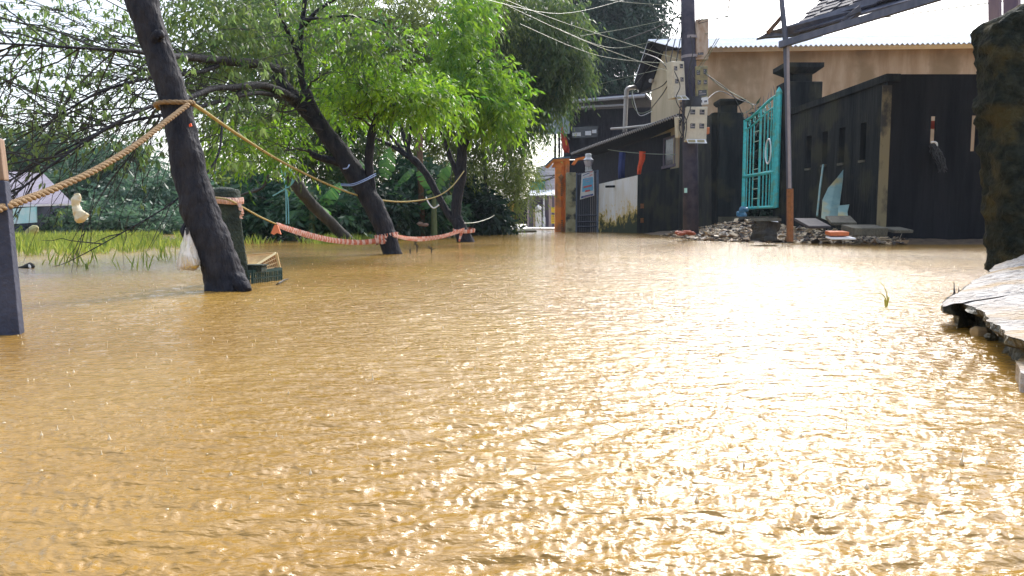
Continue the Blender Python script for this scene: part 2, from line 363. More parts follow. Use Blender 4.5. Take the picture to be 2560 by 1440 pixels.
# ================================================================== SETTING
# ---- flood water: one sheet, finely rippled in front, coarse to the horizon
def build_water():
    rg = np.random.default_rng(5)
    nr, nc = 820, 980
    r = 0.55 * np.exp(np.linspace(0, math.log(60 / 0.55), nr)); a = np.linspace(-R(52), R(52), nc)
    A, RR = np.meshgrid(a, r); X = np.sin(A) * RR; Y = np.cos(A) * RR - 0.15
    H = np.zeros_like(X); sp_ = RR * 0.0060
    for i in range(80):
        lam = 0.014 * (0.22 / 0.014) ** rg.random() ** 1.3; k = 2 * math.pi / lam
        th = rg.normal(math.pi / 2 + 0.15, 0.40); s = 0.046 * (0.7 + 0.6 * rg.random()) * (1.25 if lam < .05 else 1.0 if lam < .08 else .45)
        f = np.clip(lam / (2.6 * sp_) - 0.6, 0, 1)
        mod = 0.65 + 0.35 * np.sin(X * rg.uniform(1, 4) + rg.uniform(0, 6)) * np.sin(Y * rg.uniform(1, 4) + rg.uniform(0, 6))
        ph = k * (X * math.cos(th) + Y * math.sin(th)) + rg.uniform(0, 6.28) + 0.8 * np.sin(X * 3.1 + Y * 1.7 + i)
        H += s / k * np.sin(ph) * f * mod
    for i in range(3600):                                  # rings left by rain drops
        rr = 0.7 + 3.6 * rg.random() ** 0.8; aa = rg.uniform(-R(38), R(38)); R0 = rg.uniform(0.0, 0.045); lam = 0.016
        i0, i1 = np.searchsorted(r, [rr - .13, rr + .13]); da = .13 / rr; j0, j1 = np.searchsorted(a, [aa - da, aa + da])
        sx = X[i0:i1, j0:j1] - math.sin(aa) * rr; sy = Y[i0:i1, j0:j1] - (math.cos(aa) * rr - 0.15)
        d = np.sqrt(sx * sx + sy * sy)
        H[i0:i1, j0:j1] += 0.0011 / (1 + R0 * 18) * np.cos((d - R0) * 2 * math.pi / lam) * np.exp(-((d - R0) / 0.013) ** 2)
    pat = sum(np.sin(X*a_ + Y*b_ + c_) for a_, b_, c_ in ((1.3, .5, 0), (-.7, 1.1, 2), (2.3, -1.4, 4), (.4, 2.2, 1), (3.1, 1.9, 5), (-2.2, .9, 3)))
    H *= 1.0 + 0.16 * np.clip(pat, -3, 3)                       # gusty rough and calmer patches
    v = np.stack([X, Y, H], 2).reshape(-1, 3)
    I = np.arange(nr - 1)[:, None] * nc + np.arange(nc - 1)[None, :]
    f = np.stack([I, I + 1, I + nc + 1, I + nc], 2).reshape(-1, 4)
    # coarse rest of the sheet: side/back fan and the far rim
    big = []
    def pt(x, y): big.append((x, y, 0.0)); return len(v) + len(big) - 1
    ex = []; FR = 300
    rim = [pt(math.sin(t) * FR, math.cos(t) * FR) for t in np.linspace(-R(52), R(52), 40)]
    cols = np.linspace(0, nc - 1, 40).astype(int)
    for k in range(39): ex.append(((nr-1)*nc + int(cols[k]), (nr-1)*nc + int(cols[k+1]), rim[k+1], rim[k]))
    rows = np.linspace(0, nr - 1, 30).astype(int)
    for sgn, c0, rr_ in ((1, nc - 1, rim[-1]), (-1, 0, rim[0])):
        q = [pt(sgn * 300, y) for y in np.linspace(-60, 180, 30)]
        for k in range(29): ex.append((int(rows[k])*nc + c0, int(rows[k+1])*nc + c0, q[k+1], q[k]) if sgn < 0 else (int(rows[k+1])*nc + c0, int(rows[k])*nc + c0, q[k], q[k+1]))
        ex.append((int(rows[-1])*nc + c0, rr_, q[-1], q[-1])[:3] if sgn < 0 else (rr_, int(rows[-1])*nc + c0, q[-1]))
        if sgn > 0: qr = q
        else: ql = q
    b0 = pt(-300, -120); b1 = pt(300, -120)
    near = [int(c) for c in np.linspace(0, nc - 1, 30)]
    ex.append(tuple([ql[0], b0, b1, qr[0]] + near[::-1]))
    me = bpy.data.meshes.new('water')
    allv = np.concatenate([v, np.array(big)])
    nq = len(f); lens = np.array([4] * nq + [len(e) for e in ex]); flat = np.concatenate([f.ravel(), np.array([i for e in ex for i in e])])
    # make every face look up
    me.vertices.add(len(allv)); me.vertices.foreach_set('co', allv.astype(np.float32).ravel())
    me.loops.add(len(flat)); me.loops.foreach_set('vertex_index', flat.astype(np.int32))
    me.polygons.add(len(lens)); me.polygons.foreach_set('loop_start', (np.cumsum(lens) - lens).astype(np.int32))
    me.update(calc_edges=True); me.polygons.foreach_set('use_smooth', [True] * len(lens))
    me.materials.append(m_water)
    o = bpy.data.objects.new('water', me); COL.objects.link(o); tag(o, kind='structure')
build_water()
# ---- ground under the flood, reaching the horizon
mb = MB(); mb.add([(-320, -130, -0.45), (320, -130, -0.45), (320, 310, -0.45), (-320, 310, -0.45)], [(0, 1, 2, 3)])
tag(mb.build('ground', m_mud), kind='structure')
# ---- bank on the right: rises from the waterline to the foot of the walls
edge = [P(1300, 558, 45), P(1500, 558, 36), P(1590, 558, 30)] + [G(*q) for q in ((1625, 586), (1690, 592), (1750, 601), (1880, 606), (2000, 608), (2110, 610), (2200, 611), (2330, 611), (2500, 611))]
edge = [(e.x, e.y) for e in edge] + [(60, edge[-1].y)]
land = edge + [(60, 60), (edge[0][0], 60)]
def shore_d(x, y):
    """signed distance to the waterline, positive on land"""
    c = False; j = len(land) - 1
    for i in range(len(land)):
        xi, yi = land[i]; xj, yj = land[j]
        if (yi > y) != (yj > y) and x < (xj-xi)*(y-yi)/(yj-yi+1e-12)+xi: c = not c
        j = i
    d = 1e9
    for (x0_, y0_), (x1_, y1_) in zip(edge[:-1], edge[1:]):
        dx, dy = x1_-x0_, y1_-y0_; t = max(0, min(1, ((x-x0_)*dx + (y-y0_)*dy)/(dx*dx+dy*dy+1e-12))); d = min(d, math.hypot(x-x0_-dx*t, y-y0_-dy*t))
    return d if c else -d
def bank_z(x, y):
    d = shore_d(x, y)
    z = 0.25 * (1 - math.exp(-max(d, 0) / 1.2)) + min(d, 0) * 0.10
    g = math.exp(-((x - 6.3) / 1.3) ** 2 - ((y - 18.9) / 1.7) ** 2)
    z += 0.24 * g
    z += 0.035 * mnoise.noise(Vector((x * 2.1, y * 2.1, 0))) * min(1, max(0, d + .4)) + 0.012 * mnoise.noise(Vector((x * 9, y * 9, 3)))
    return z
mb = MB(); nx, ny = 150, 130
xs = np.linspace(2.0, 16, nx); ys = np.linspace(8.0, 33, ny)
mb.add([(x, y, bank_z(x, y)) for y in ys for x in xs], [(j*nx+i, j*nx+i+1, (j+1)*nx+i+1, (j+1)*nx+i) for j in range(ny-1) for i in range(nx-1)])
tag(mb.build('ground_bank', m_mud, smooth=True), kind='structure')
# ---- raised land at the far end of the lane and on the far left shore
mb = MB(); mb.wall((-6, 43), (14, 43), -0.4, 0.045, -60)
tag(mb.build('far_road', mat('wet_road', (0.50, 0.48, 0.46), (0.40, 0.36, 0.32), rough=0.3, scale=1)), kind='structure')
mb = MB()
shore = [(-60, 24), (-22, 22), (-16, 23), (-10, 26), (-5.5, 27), (-3, 24), (-1, 25), (1.0, 30), (1.2, 42), (-60, 42)]
mb.slab([(x, y, -0.3) for x, y in shore], (0, 0, 0.36))
tag(mb.build('far_shore', mat('shore_soil', (0.06, 0.08, 0.03), (0.12, 0.09, 0.05), rough=0.9, scale=1)), kind='structure')

# ================================================================== RIGHT SIDE WALLS
def LX(Y): return 7.1 - 0.043 * Y                # line of the street wall
def LY(px): return 7.1 / ((px - 1280) / F + 0.043)
def zz(py, Y): return P(1280, py, Y).z
# side wall with four slots
ya, yb = 17.3, LY(2200)
rt = root('yard_wall', (LX(yb), yb, 0.2), 'long dark mouldy concrete wall with upright slots, turning a corner right of the blue gate', 'wall')
def slotwall(mb, A, B, z0, z1, th, slots):
    A = Vector(A); B = Vector(B); D = B - A; L = D.length; u = D / L; t = 0
    for (s0, s1, za, zb_) in sorted(slots):
        mb.wall(A + u*t, A + u*s0, z0, z1, th); mb.wall(A + u*s0, A + u*s1, z0, za, th); mb.wall(A + u*s0, A + u*s1, zb_, z1, th); t = s1
    mb.wall(A + u*t, B, z0, z1, th)
A = (LX(ya), ya); B = (LX(yb), yb); ZT = zz(185, yb)
sl = []
for (a, b, c, d) in ((2007, 2019, 339, 420), (2046, 2058, 329, 411), (2087, 2101, 318, 407), (2139, 2153, 306, 400)):
    Ya, Yb = LY(a), LY(b); s0 = (ya - Ya) / 1.0 * math.hypot(1, .043); s1 = (ya - Yb) * math.hypot(1, .043); Ym = (Ya + Yb) / 2
    sl.append((s0, s1, zz(d, Ym), zz(c, Ym)))
mb = MB(); slotwall(mb, (*A, 0), (*B, 0), -0.3, ZT - 0.13, -0.16, sl); mb.build('side_face', m_darkwall, rt)
mb = MB(); mb.wall((A[0]-.04, A[1]), (B[0]-.04, B[1]-.04), ZT - 0.13, ZT, -0.25); mb.build('coping', m_darkwall, rt)
for s0, s1, za, zb_ in sl:
    mb = MB()
    u = (Vector((*B, 0)) - Vector((*A, 0))).normalized(); q = Vector((*A, 0)) + u * s0; q2 = Vector((*A, 0)) + u * s1
    mb.wall((q.x - .03, q.y), (q2.x - .03, q2.y), za - .045, za - .003, -.17); mb.build('slot_sill', m_concrete, rt)
# front face right of the corner
C_ = P(2600, 182, yb); rsl = []
for (a, b, c, d) in ((2328, 2341, 290, 358), (2430, 2443, 288, 378)):
    rsl.append((P(a, 300, yb).x - B[0], P(b, 300, yb).x - B[0], zz(d, yb), zz(c, yb)))
mb = MB(); slotwall(mb, (B[0], B[1], 0), (C_.x, yb, 0), -0.3, ZT - 0.003, -0.05, rsl); mb.build('front_face', m_darkwall2, rt)
mb = MB(); mb.box((B[0] - .004, B[1] - .004, 1.3), (0.16, 0.03, 2.9)); mb.build('corner_edge', mat('worn_edge', (0.20, 0.17, 0.10), (0.03, 0.03, 0.03), rough=.9, scale=2.5, stretch=(1, 1, .6), lo=.45, hi=.6), rt)
# gate pillars
def pillar(name, x0, x1, Y, dep, zc0, zc1, zn, zcap0, zcap1, xn0, xn1, xc0, xc1, label):
    r_ = root(name, ((x0+x1)/2, Y, 0.3), label, 'pillar')
    mb = MB(); mb.wall((x0, Y), (x1, Y), -0.1, zn, -dep); mb.build('shaft', m_darkwall, r_, bevel=.02)
    mb = MB(); mb.wall((xn0, Y+.08), (xn1, Y+.08), zn, zcap0, -dep+.16); mb.build('neck', m_darkwall, r_)
    mb = MB(); a = [(xn0-.03, Y+.03), (xn1+.03, Y+.03), (xn1+.03, Y+dep-.03), (xn0-.03, Y+dep-.03)]; b = [(xc0, Y-.1), (xc1, Y-.1), (xc1, Y+dep+.1), (xc0, Y+dep+.1)]
    zm = zcap0 + (zcap1 - zcap0) * .55
    mb.add([(*q, zcap0) for q in a] + [(*q, zm) for q in b] + [(*q, zcap1) for q in b], [(3,2,1,0)] + [(i,(i+1)%4,(i+1)%4+4,i+4) for i in range(4)] + [(i+4,(i+1)%4+4,(i+1)%4+8,i+8) for i in range(4)] + [(8,9,10,11)])
    mb.build('cap', m_darkwall, r_)
    return r_
Yp = 17.6
px_x = lambda px, Y: (px - 1280) / F * Y * (1 / (cp + sp * 0.25))
pillar('gate_pillar', P(1938, 300, Yp+.6).x, P(2054, 300, Yp).x, Yp, .6, 0, 0, zz(203, Yp), zz(183, Yp), zz(158, Yp), P(1962, 200, Yp+.6).x, P(2034, 200, Yp).x, P(1936, 170, Yp+.6).x, P(2056, 170, Yp).x, 'big dark stepped gate pillar with flat cap, right of the blue gate')
Yq = 20.3
pillar('gate_pillar', P(1786, 300, Yq+.5).x, P(1859, 300, Yq).x, Yq, .5, 0, 0, zz(281, Yq), zz(262, Yq), zz(248, Yq), P(1792, 270, Yq+.5).x, P(1846, 270, Yq).x, P(1786, 260, Yq+.5).x, P(1861, 260, Yq).x, 'smaller dark gate pillar with flat cap, left of the blue gate')
# curved wall piece and wall between the pillar and the dark house
r_ = root('lane_wall', P(1740, 560, 21.5), 'black mouldy wall behind the electricity pole, curving up to the pillar', 'wall')
mb = MB(); pp = [P(1786, 281, Yq+.2), P(1779, 283, 20.5), P(1771, 290, 20.8), P(1764, 297, 21.1), P(1752, 300, 21.6), P(1735, 303, 22.3), P(1700, 309, 24)]
mb.slab([Vector((p.x, p.y, p.z)) for p in pp] + [Vector((pp[-1].x, pp[-1].y, -.2)), Vector((pp[0].x, pp[0].y, -.2))], (0.2, .02, 0)); mb.build('wall_face', m_darkwall, r_)
# concrete sill below the gate
mb = MB(); mb.wall((P(1795, 560, 19.9).x, 19.9), (LX(17.7), 17.7), -0.1, zz(541, 19), -0.6, z1b=zz(541, 17.9)); tag(mb.build('gate_step', m_concrete), 'low grey concrete step running under the blue gate', 'step')
# ---- the turquoise gate
Yn, Yf = 17.75, 19.95
r_ = root('metal_gate', (LX(18.8), 18.8, zz(524, 18.8)), 'turquoise barred metal gate with curved top and ladder panel, half open between dark pillars', 'gate')
gp = lambda t, z: Vector((LX(Yf + (Yn-Yf)*t) - .05, Yf + (Yn-Yf)*t, z))          # t 0 far, 1 near
zb0 = zz(523, Yf); zb1 = zz(519, Yn); zm0 = zz(442, Yf); zm1 = zz(428, Yn)
ztop = lambda t: zz(300, Yf) + (zz(234, Yn) - zz(300, Yf)) * (.5 - .5 * math.cos(math.pi * min(1, t * 1.02))) - 0.02
mb = MB(); mb.tube([gp(0, zb0), gp(0, ztop(0) + .02)], .045, 8); mb.build('post', m_teal, r_)
mb = MB(); mb.tube([gp(1, zb1), gp(1, zz(232, Yn))], .075, 8); mb.tube([gp(1, zz(232, Yn)), gp(1, zz(224, Yn)), gp(1, zz(217, Yn))], [.085, .05, .01], 8); mb.build('post', m_teal, r_)
mb = MB(); mb.tube([gp(.9, zb1), gp(.9, ztop(.9))], .045, 8); mb.build('post', m_teal, r_)
mb = MB(); mb.tube([gp(t/16, ztop(t/16)) for t in range(17)], .035, 8); mb.tube([gp(t/16, ztop(t/16) - .24) for t in range(17)], .022, 6); mb.build('top_rail', m_teal, r_)
mb = MB(); mb.tube([gp(0, zm0), gp(1, zm1)], .042, 8); mb.build('middle_rail', m_teal, r_)
mb = MB(); mb.tube([gp(0, zb0 + .02), gp(1, zb1 + .02)], .035, 8); mb.build('bottom_rail', m_teal, r_)
for t in (.1, .2, .3, .62, .72, .81, .5):
    mb = MB(); mb.tube([gp(t, zb0 + .02), gp(t, ztop(t) - (.24 if t != .5 else 0))], .017 if t != .5 else .03, 6); mb.build('bar', m_teal, r_)
mb = MB()
m_rung = mat('pale_green_bar', (.35, .48, .36), (.2, .35, .3))
for z in (0.25, .5, .75, 1.0, 1.7, 1.95, 2.2): mb = MB(); mb.tube([gp(.3, zb0 + z), gp(.5, zb0 + z)], .014, 5); mb.build('rung', m_rung, r_)
for k, t in enumerate((.15, .3, .45, .6, .75)):
    mb = MB(); c = gp(t, ztop(t) - .12); mb.tube([c + Vector((0, .07*math.cos(q/10*6.28), .07*math.sin(q/10*6.28))) for q in range(11)], .012, 5); mb.build('scroll', m_teal, r_)
for k in range(8):
    mb = MB(); t = .1 + .8*k/7; a = gp(t, ztop(t) + .0); mb.tube([a, a + Vector((0.06*random.uniform(-1, 1), .05, .26))], [.013, .003], 4); mb.build('spike', m_steel, r_)
c = gp(.78, zz(380, 18.4)); mb = MB(); mb.tube([c + Vector((-.03, .19*math.cos(q/16*6.28), .30*math.sin(q/16*6.28))) for q in range(17)], .02, 6); mb.build('handle_ring', m_white, r_)
# faded green leafy yard seen through the gate bars
# ---- left part: white wall, dark side wall, dark house
Wl, Wr = P(1496, 581, 30), P(1592, 583, 26.8)
r_ = root('white_wall', Wr, 'low whitewashed wall stained yellow and green with moss at its foot', 'wall')
m_wm = mat('whitewash', (0.90, 0.89, 0.92), (0.78, 0.72, 0.66), rough=.85, scale=3, stretch=(1, 1, .3))
n = m_wm.node_tree; b = n.nodes['Principled BSDF']       # moss band along the foot of the wall, ragged by noise
g = n.nodes.new('ShaderNodeNewGeometry'); sx = n.nodes.new('ShaderNodeSeparateXYZ'); n.links.new(g.outputs['Position'], sx.inputs[0])
nz = n.nodes.new('ShaderNodeTexNoise'); nz.inputs['Scale'].default_value = 2.2; nz.inputs['Detail'].default_value = 8; nz.inputs['Roughness'].default_value = .75; n.links.new(g.outputs['Position'], nz.inputs['Vector'])
m1 = n.nodes.new('ShaderNodeMath'); m1.operation = 'MULTIPLY_ADD'; m1.inputs[1].default_value = -3.4; n.links.new(nz.outputs['Fac'], m1.inputs[0]); n.links.new(sx.outputs['Z'], m1.inputs[2])
m2 = n.nodes.new('ShaderNodeMath'); m2.operation = 'MULTIPLY_ADD'; m2.inputs[1].default_value = -0.30; m2.inputs[2].default_value = 2.62; n.links.new(sx.outputs['X'], m2.inputs[0])
m3 = n.nodes.new('ShaderNodeMath'); m3.operation = 'ADD'; n.links.new(m1.outputs[0], m3.inputs[0]); n.links.new(m2.outputs[0], m3.inputs[1])
rp = n.nodes.new('ShaderNodeValToRGB'); e = rp.color_ramp.elements; e[0].position = .0; e[0].color = (.04, .06, .03, 1); e[1].position = 0.62; e[1].color = (1, 1, 1, 1)
q = e.new(.20); q.color = (.32, .27, .06, 1); q = e.new(.36); q.color = (.85, .66, .22, 1)
n.links.new(m3.outputs[0], rp.inputs[0])
mx = n.nodes.new('ShaderNodeMixRGB'); mx.blend_type = 'MULTIPLY'; mx.inputs[0].default_value = 1
old = b.inputs['Base Color'].links[0].from_socket; n.links.new(old, mx.inputs[1]); n.links.new(rp.outputs[0], mx.inputs[2]); n.links.new(mx.outputs[0], b.inputs['Base Color'])
mb = MB(); mb.wall((Wl.x, Wl.y), (Wr.x, Wr.y), -.3, zz(460, 30), -.15, z1b=zz(438, 26.8)); mb.build('wall_face', m_wm, r_)
mb = MB(); p = P(1536, 466, 28.6); mb.tube([p, p + Vector((-.35, -.2, -.02))], .05, 6); mb.box(p + Vector((.12, -.1, 0)), (.1, .1, .5)); mb.build('bracket', m_darkwall2, r_)
r_ = root('dark_side_wall', P(1650, 580, 25), 'black mossy block wall between the whitewashed wall and the pole', 'wall')
mb = MB(); mb.wall((Wr.x, Wr.y), (P(1700, 580, 24).x, 24), -.3, zz(437, 26.8), -.3, z1b=zz(418, 24)); mb.build('wall_face', m_darkwall, r_)
mb = MB(); q = P(1607, 515, 26.35); mb.box(q, (.16, .06, .17)); q = P(1607, 551, 26.35); mb.box(q, (.16, .06, .17)); mb.build('brick_patch', m_rust, r_)
# dark house: long tall wall with a sloping-away roof edge
hA, hB = P(1432, 385, 35.5), P(1702, 288, 24.2)
r_ = root('dark_house', ((hA.x+hB.x)/2, (hA.y+hB.y)/2, 0), 'dark low house with a corrugated roof edge above the whitewashed wall', 'house')
dv = (hB - hA); nrm = Vector((dv.y, -dv.x, 0)).normalized() * -1
hz = hB.z
o1 = nrm * .9
mb = MB(); mb.wall((hA+o1)[:2], (hB+o1)[:2], 0, hA.z - .12, -.2, z1b=hB.z - .15); mb.build('wall', m_darkwood, r_)
mb = MB(); e1, e2 = hA - o1 * .1, hB - o1 * .1
mb.add([e1, e2, e2 + nrm*4 + Vector((0, 0, 1.0)) * -.12, e1 + nrm*4 - Vector((0, 0, .12)), e1 + Vector((0, 0, .05)), e2 + Vector((0, 0, .05)), e2 + nrm*4 - Vector((0, 0, .06)), e1 + nrm*4 - Vector((0, 0, .06))], [(0,3,2,1),(4,5,6,7),(0,1,5,4),(1,2,6,5),(2,3,7,6),(3,0,4,7)])
mb.build('roof', m_darkwood, r_)
mb = MB(); n_ = 60
for k in range(n_):
    pass
es = [e1.lerp(e2, k/240) + Vector((0, 0, .05*math.sin(k*math.pi/2))) for k in range(241)]; mb.tube(es, .02, 5)
mb.build('eave_trim', m_pvc, r_)
wn = P(1640, 375, 26.2) + o1*.0; ax = (dv.normalized(), nrm, Vector((0, 0, 1)))
f_ = hA + dv * .77 + o1; f_ = Vector((f_.x, f_.y, zz(378, 26.6)))
mb = MB()
for sx_, sz_, w1, h1 in ((-.47, 0, .08, 1.1), (.47, 0, .08, 1.1), (0, .52, 1.0, .08), (0, -.5, 1.3, .1)):
    mb.box(f_ + ax[0]*sx_ + Vector((0, 0, sz_)) - nrm*.03, (w1, .08, h1), ax)
wf = mb.build('window_frame', m_purple, r_)
mb = MB(); mb.box(f_ - nrm*.01, (.9, .05, 1.0), ax); mb.build('pane', m_glassd, wf)
# washing line with cloths
a, b_ = P(1520, 374, 31), P(1690, 386, 24.5)
mb = MB(); mb.tube(sag(a, b_, .05), .012, 5); tag(mb.build('washing_line', m_cablep), 'thin pale washing line strung across the dark house front', 'washing line')
def cloth(name, pts, Y, m, label, cat='cloth', th=.02):
    mb = MB(); n_ = len(pts) // 2; cols_ = 6; vs = []; fs = []
    L_ = pts[:n_]; R_ = pts[n_:]
    for i in range(n_):
        for k in range(cols_ + 1):
            t = k / cols_; px = L_[i][0]*(1-t) + R_[i][0]*t; py = L_[i][1]*(1-t) + R_[i][1]*t
            vs.append(P(px, py, Y + .05*math.sin(t*9 + i)))
    fs = [(i*(cols_+1)+k, i*(cols_+1)+k+1, (i+1)*(cols_+1)+k+1, (i+1)*(cols_+1)+k) for i in range(n_-1) for k in range(cols_)]
    mb.add(vs, fs); o = mb.build(name, m, smooth=True); sm = o.modifiers.new('s', 'SOLIDIFY'); sm.thickness = th
    return tag(o, label, cat)
cloth('hanging_cloth', [(1598, 378), (1598, 400), (1594, 422), (1594, 436), (1614, 379), (1613, 398), (1606, 415), (1602, 436)], 27.2, m_orangec, 'bright orange cloth hanging on the washing line by the dark house')
cloth('hanging_cloth', [(1548, 380), (1545, 420), (1546, 446), (1564, 381), (1562, 420), (1562, 444)], 29.3, plain('navy_cloth', (.03, .05, .22)), 'dark blue garment hanging on the washing line above the whitewashed wall')
# ---- timber upper storey behind, with pipe
r_ = root('timber_building', P(1520, 560, 38), 'dark timber two storey building with pale roof edge and openings, behind the orange gate', 'building')
Yb_ = 37.5
mb = MB(); mb.slab([P(1410, 276, Yb_), P(1630, 268, Yb_), P(1630, 392, Yb_), P(1410, 398, Yb_)], (0, .3, 0)); mb.build('upper_wall', m_darkwood, r_)
mb = MB(); mb.slab([P(1410, 316, Yb_-.3), P(1422, 316, Yb_-.3), P(1422, 572, Yb_-.3), P(1410, 572, Yb_-.3)], (0, .3, 0)); mb.slab([P(1424, 400, Yb_), P(1640, 395, Yb_), P(1640, 580, Yb_), P(1424, 580, Yb_)], (0, .3, 0)); mb.build('lower_wall', m_darkwood, r_)
mb = MB(); mb.slab([P(1424, 252, 36), P(1612, 236, 36), P(1640, 270, 39.5), P(1405, 282, 39.5)], (0, 0, .12)); mb.build('roof', m_darkwood, r_)
mb = MB(); mb.tube([P(1424, 254, 35.9), P(1612, 239, 35.9)], .09, 6); mb.tube([P(1430, 269, 36.2), P(1570, 262, 36.2)], .05, 6); mb.build('gutter', plain('grey_gutter', (.34, .35, .40)), r_)
mb = MB(); mb.slab([P(1430, 318, Yb_-.15), P(1494, 315, Yb_-.15), P(1494, 343, Yb_-.15), P(1430, 345, Yb_-.15)], (0, .1, 0)); of = mb.build('opening', m_glassd, r_)
mb = MB()
for (a, b_, c, d) in ((1431, 332, 1452, 340), (1463, 328, 1478, 338), (1480, 325, 1491, 333)): mb = MB(); mb.slab([P(a, b_, Yb_-.2), P(c, b_-1, Yb_-.2), P(c, d, Yb_-.2), P(a, d, Yb_-.2)], (0, .02, 0)); mb.build('pale_board', m_roofw, of)
mb = MB(); mb.slab([P(1296, 282, 37), P(1424, 262, 37), P(1424, 334, 36), P(1300, 338, 36)], (0, .1, .06)); mb.build('awning', plain('grey_green_sheet', (.16, .20, .20)), r_)
mb = MB(); 
for px in (1388, 1398): mb = MB(); mb.tube([P(px, 330, 36.2), P(px, 395, 36.2)], .06, 6); mb.build('balcony_post', m_darkwood, r_)
r_ = root('drain_pipe', P(1567, 330, 29), 'pale grey plastic drain pipe bending over the dark house roof', 'pipe')
pts, rr_ = resample([P(1562, 330, 30), P(1564, 280, 30), P(1566, 232, 30), P(1570, 222, 30), P(1580, 219, 30.3), P(1608, 217, 31)], [M(5.5, 30)]*6, 6)
mb = MB(); mb.tube(pts, rr_, 10); mb.build('pipe_run', m_pvc, r_, smooth=True)
mb = MB(); mb.tube([P(1565, 246, 30), P(1565, 240, 30)], M(6.6, 30), 10); mb.build('pipe_collar', m_pvc, r_, smooth=True); mb = MB(); mb.tube([P(1592, 218.5, 30.5), P(1598, 218, 30.6)], M(6.6, 30.4), 10); mb.build('pipe_collar', m_pvc, r_, smooth=True)
mb = MB(); mb.tube([P(1528, 322, 31), P(1560, 320, 30), P(1610, 314, 28), P(1700, 291, 24.6)], [.05, .05, .04, .02], 8); tag(mb.build('roof_pipe', m_pvc), 'thin pale pipe lying along the dark house roof edge', 'pipe')
for k, (dx, col_) in enumerate(((0, m_cablep), (6, m_white))):
    pts, rr_ = resample([P(1580, 226, 29), P(1582+dx, 262, 29), P(1600, 283+dx, 29), P(1630, 274+k*4, 29)], [.015]*4, 6)
    mb = MB(); mb.tube(pts, rr_, 5); tag(mb.build('loose_cable', col_), ('thin grey-green' if k == 0 else 'white') + ' loose cable drooping in a loop beside the drain pipe', 'cable', 'cable loops beside the drain pipe')
# ---- tan warehouse
Yw = 26.0
ez = zz(128, Yw)
x0 = P(1703, 130, Yw).x; x1 = 24.0
rb = root('warehouse', ((x0 + x1)/2, Yw, 0), 'long tan rendered building with white corrugated roof behind the dark walls', 'building')
mb = MB(); mb.wall((x0, Yw), (x1, Yw - 1.2), 0, ez - .05, -.2)
mb.build('front_wall', m_tan, rb)
bx_ = P(1629, 200, 29.5); Yk = 29.5; ridgeY = 27.6; rz = zz(101, ridgeY)
mb = MB(); mb.slab([Vector((x0, Yw + .2, 0)), Vector((x0, Yw + .2, ez - .06)), Vector(((x0 + bx_.x)/2, (Yw+Yk)/2, ez + .62)), Vector((bx_.x, Yk, zz(172, Yk))), Vector((bx_.x, Yk, 0))], (.2, 0, 0)); mb.build('gable_wall', mat('pale_tan_render', (.60, .49, .34), (.50, .40, .26), rough=.9, scale=2, stretch=(1, 1, .25)), rb)
# roof: corrugated front slope
e0 = P(1688, 131, Yw - .8); e0.z = ez - .06; r0 = P(1621, 101, ridgeY); dirx = Vector((x1 - x0, -1.2, 0)).normalized()
nc_ = 520; Lr = 21.0; vs = []; 
for k in range(nc_ + 1):
    s_ = Lr * k / nc_; hgt = .035 * math.sin(k * math.pi / 2.0 * 1.0)
    a = e0 + dirx * s_ + Vector((0, 0, hgt)); b_ = r0 + dirx * (s_ + (r0 - e0).dot(dirx) * 0) + Vector((0, 0, hgt)); vs += [a, b_]
mb = MB(); mb.add(vs, [(2*k, 2*k+2, 2*k+3, 2*k+1) for k in range(nc_)]); o = mb.build('roof', m_roofw, rb); sm = o.modifiers.new('s', 'SOLIDIFY'); sm.thickness = .01
mb = MB(); be = P(1585, 206, 30.5); mb.add([r0, be, be + dirx*Lr, r0 + dirx*Lr], [(0, 1, 2, 3)]); rs = mb.build('rear_roof_slope', m_roofw, rb); sm = rs.modifiers.new('s', 'SOLIDIFY'); sm.thickness = .05
mb = MB(); mb.slab([r0 + Vector((-.02, 0, -.03)), be + Vector((0, 0, -.03)), be + Vector((.25, 0, -.42)), Vector((bx_.x, Yk, zz(215, Yk))), P(1648, 128, 28), e0 + Vector((.05, 0, -.03)), ], (.35, .05, 0)); mb.build('eave_board', m_darkwood, rb)
mb = MB(); p = P(1632, 203, 29); mb.tube([p, p + Vector((-.12, -.1, 0))], .08, 8); mb.build('wall_light', m_pvc, rb)
# ================================================================== ORANGE GATE
Yo = 30.5
r_ = root('gate_column', P(1405, 581, Yo), 'orange painted gate column with a blue capped canopy at the end of the lane', 'gate column')
ow = lambda px: P(px, 480, Yo).x
mb = MB(); mb.wall((ow(1388), Yo), (ow(1404), Yo), -.2, zz(416, Yo), -.4); mb.wall((ow(1404), Yo+.08), (ow(1412), Yo+.08), -.2, zz(416, Yo), -.3); mb.wall((ow(1412), Yo-.05), (ow(1423), Yo-.05), -.2, zz(399, Yo), -.5); mb.build('shaft', m_orange, r_, bevel=.02)
mb = MB(); mb.slab([P(1364, 416, Yo-.1), P(1384, 397, Yo-.1), P(1424, 395, Yo-.1), P(1424, 403, Yo-.1), P(1386, 404, Yo-.1), P(1372, 418, Yo-.1)], (0, .7, 0)); mb.slab([P(1386, 404, Yo), P(1424, 403, Yo), P(1424, 416, Yo), P(1380, 417, Yo)], (0, .5, 0)); mb.build('canopy', m_orange, r_)
mb = MB(); mb.slab([P(1362, 413, Yo-.15), P(1382, 394, Yo-.15), P(1426, 391, Yo-.15), P(1426, 395, Yo-.15), P(1384, 397, Yo-.15), P(1365, 415, Yo-.15)], (0, .8, 0)); mb.build('cap', m_blue, r_)
mb = MB(); p = P(1403, 445, Yo-.03); mb.add([p + Vector((0, 0, .16)), p + Vector((.12, 0, .04)), p + Vector((0, 0, -.16)), p + Vector((-.12, 0, .04)), p + Vector((0, -.05, .02))], [(0,4,1),(1,4,2),(2,4,3),(3,4,0)])
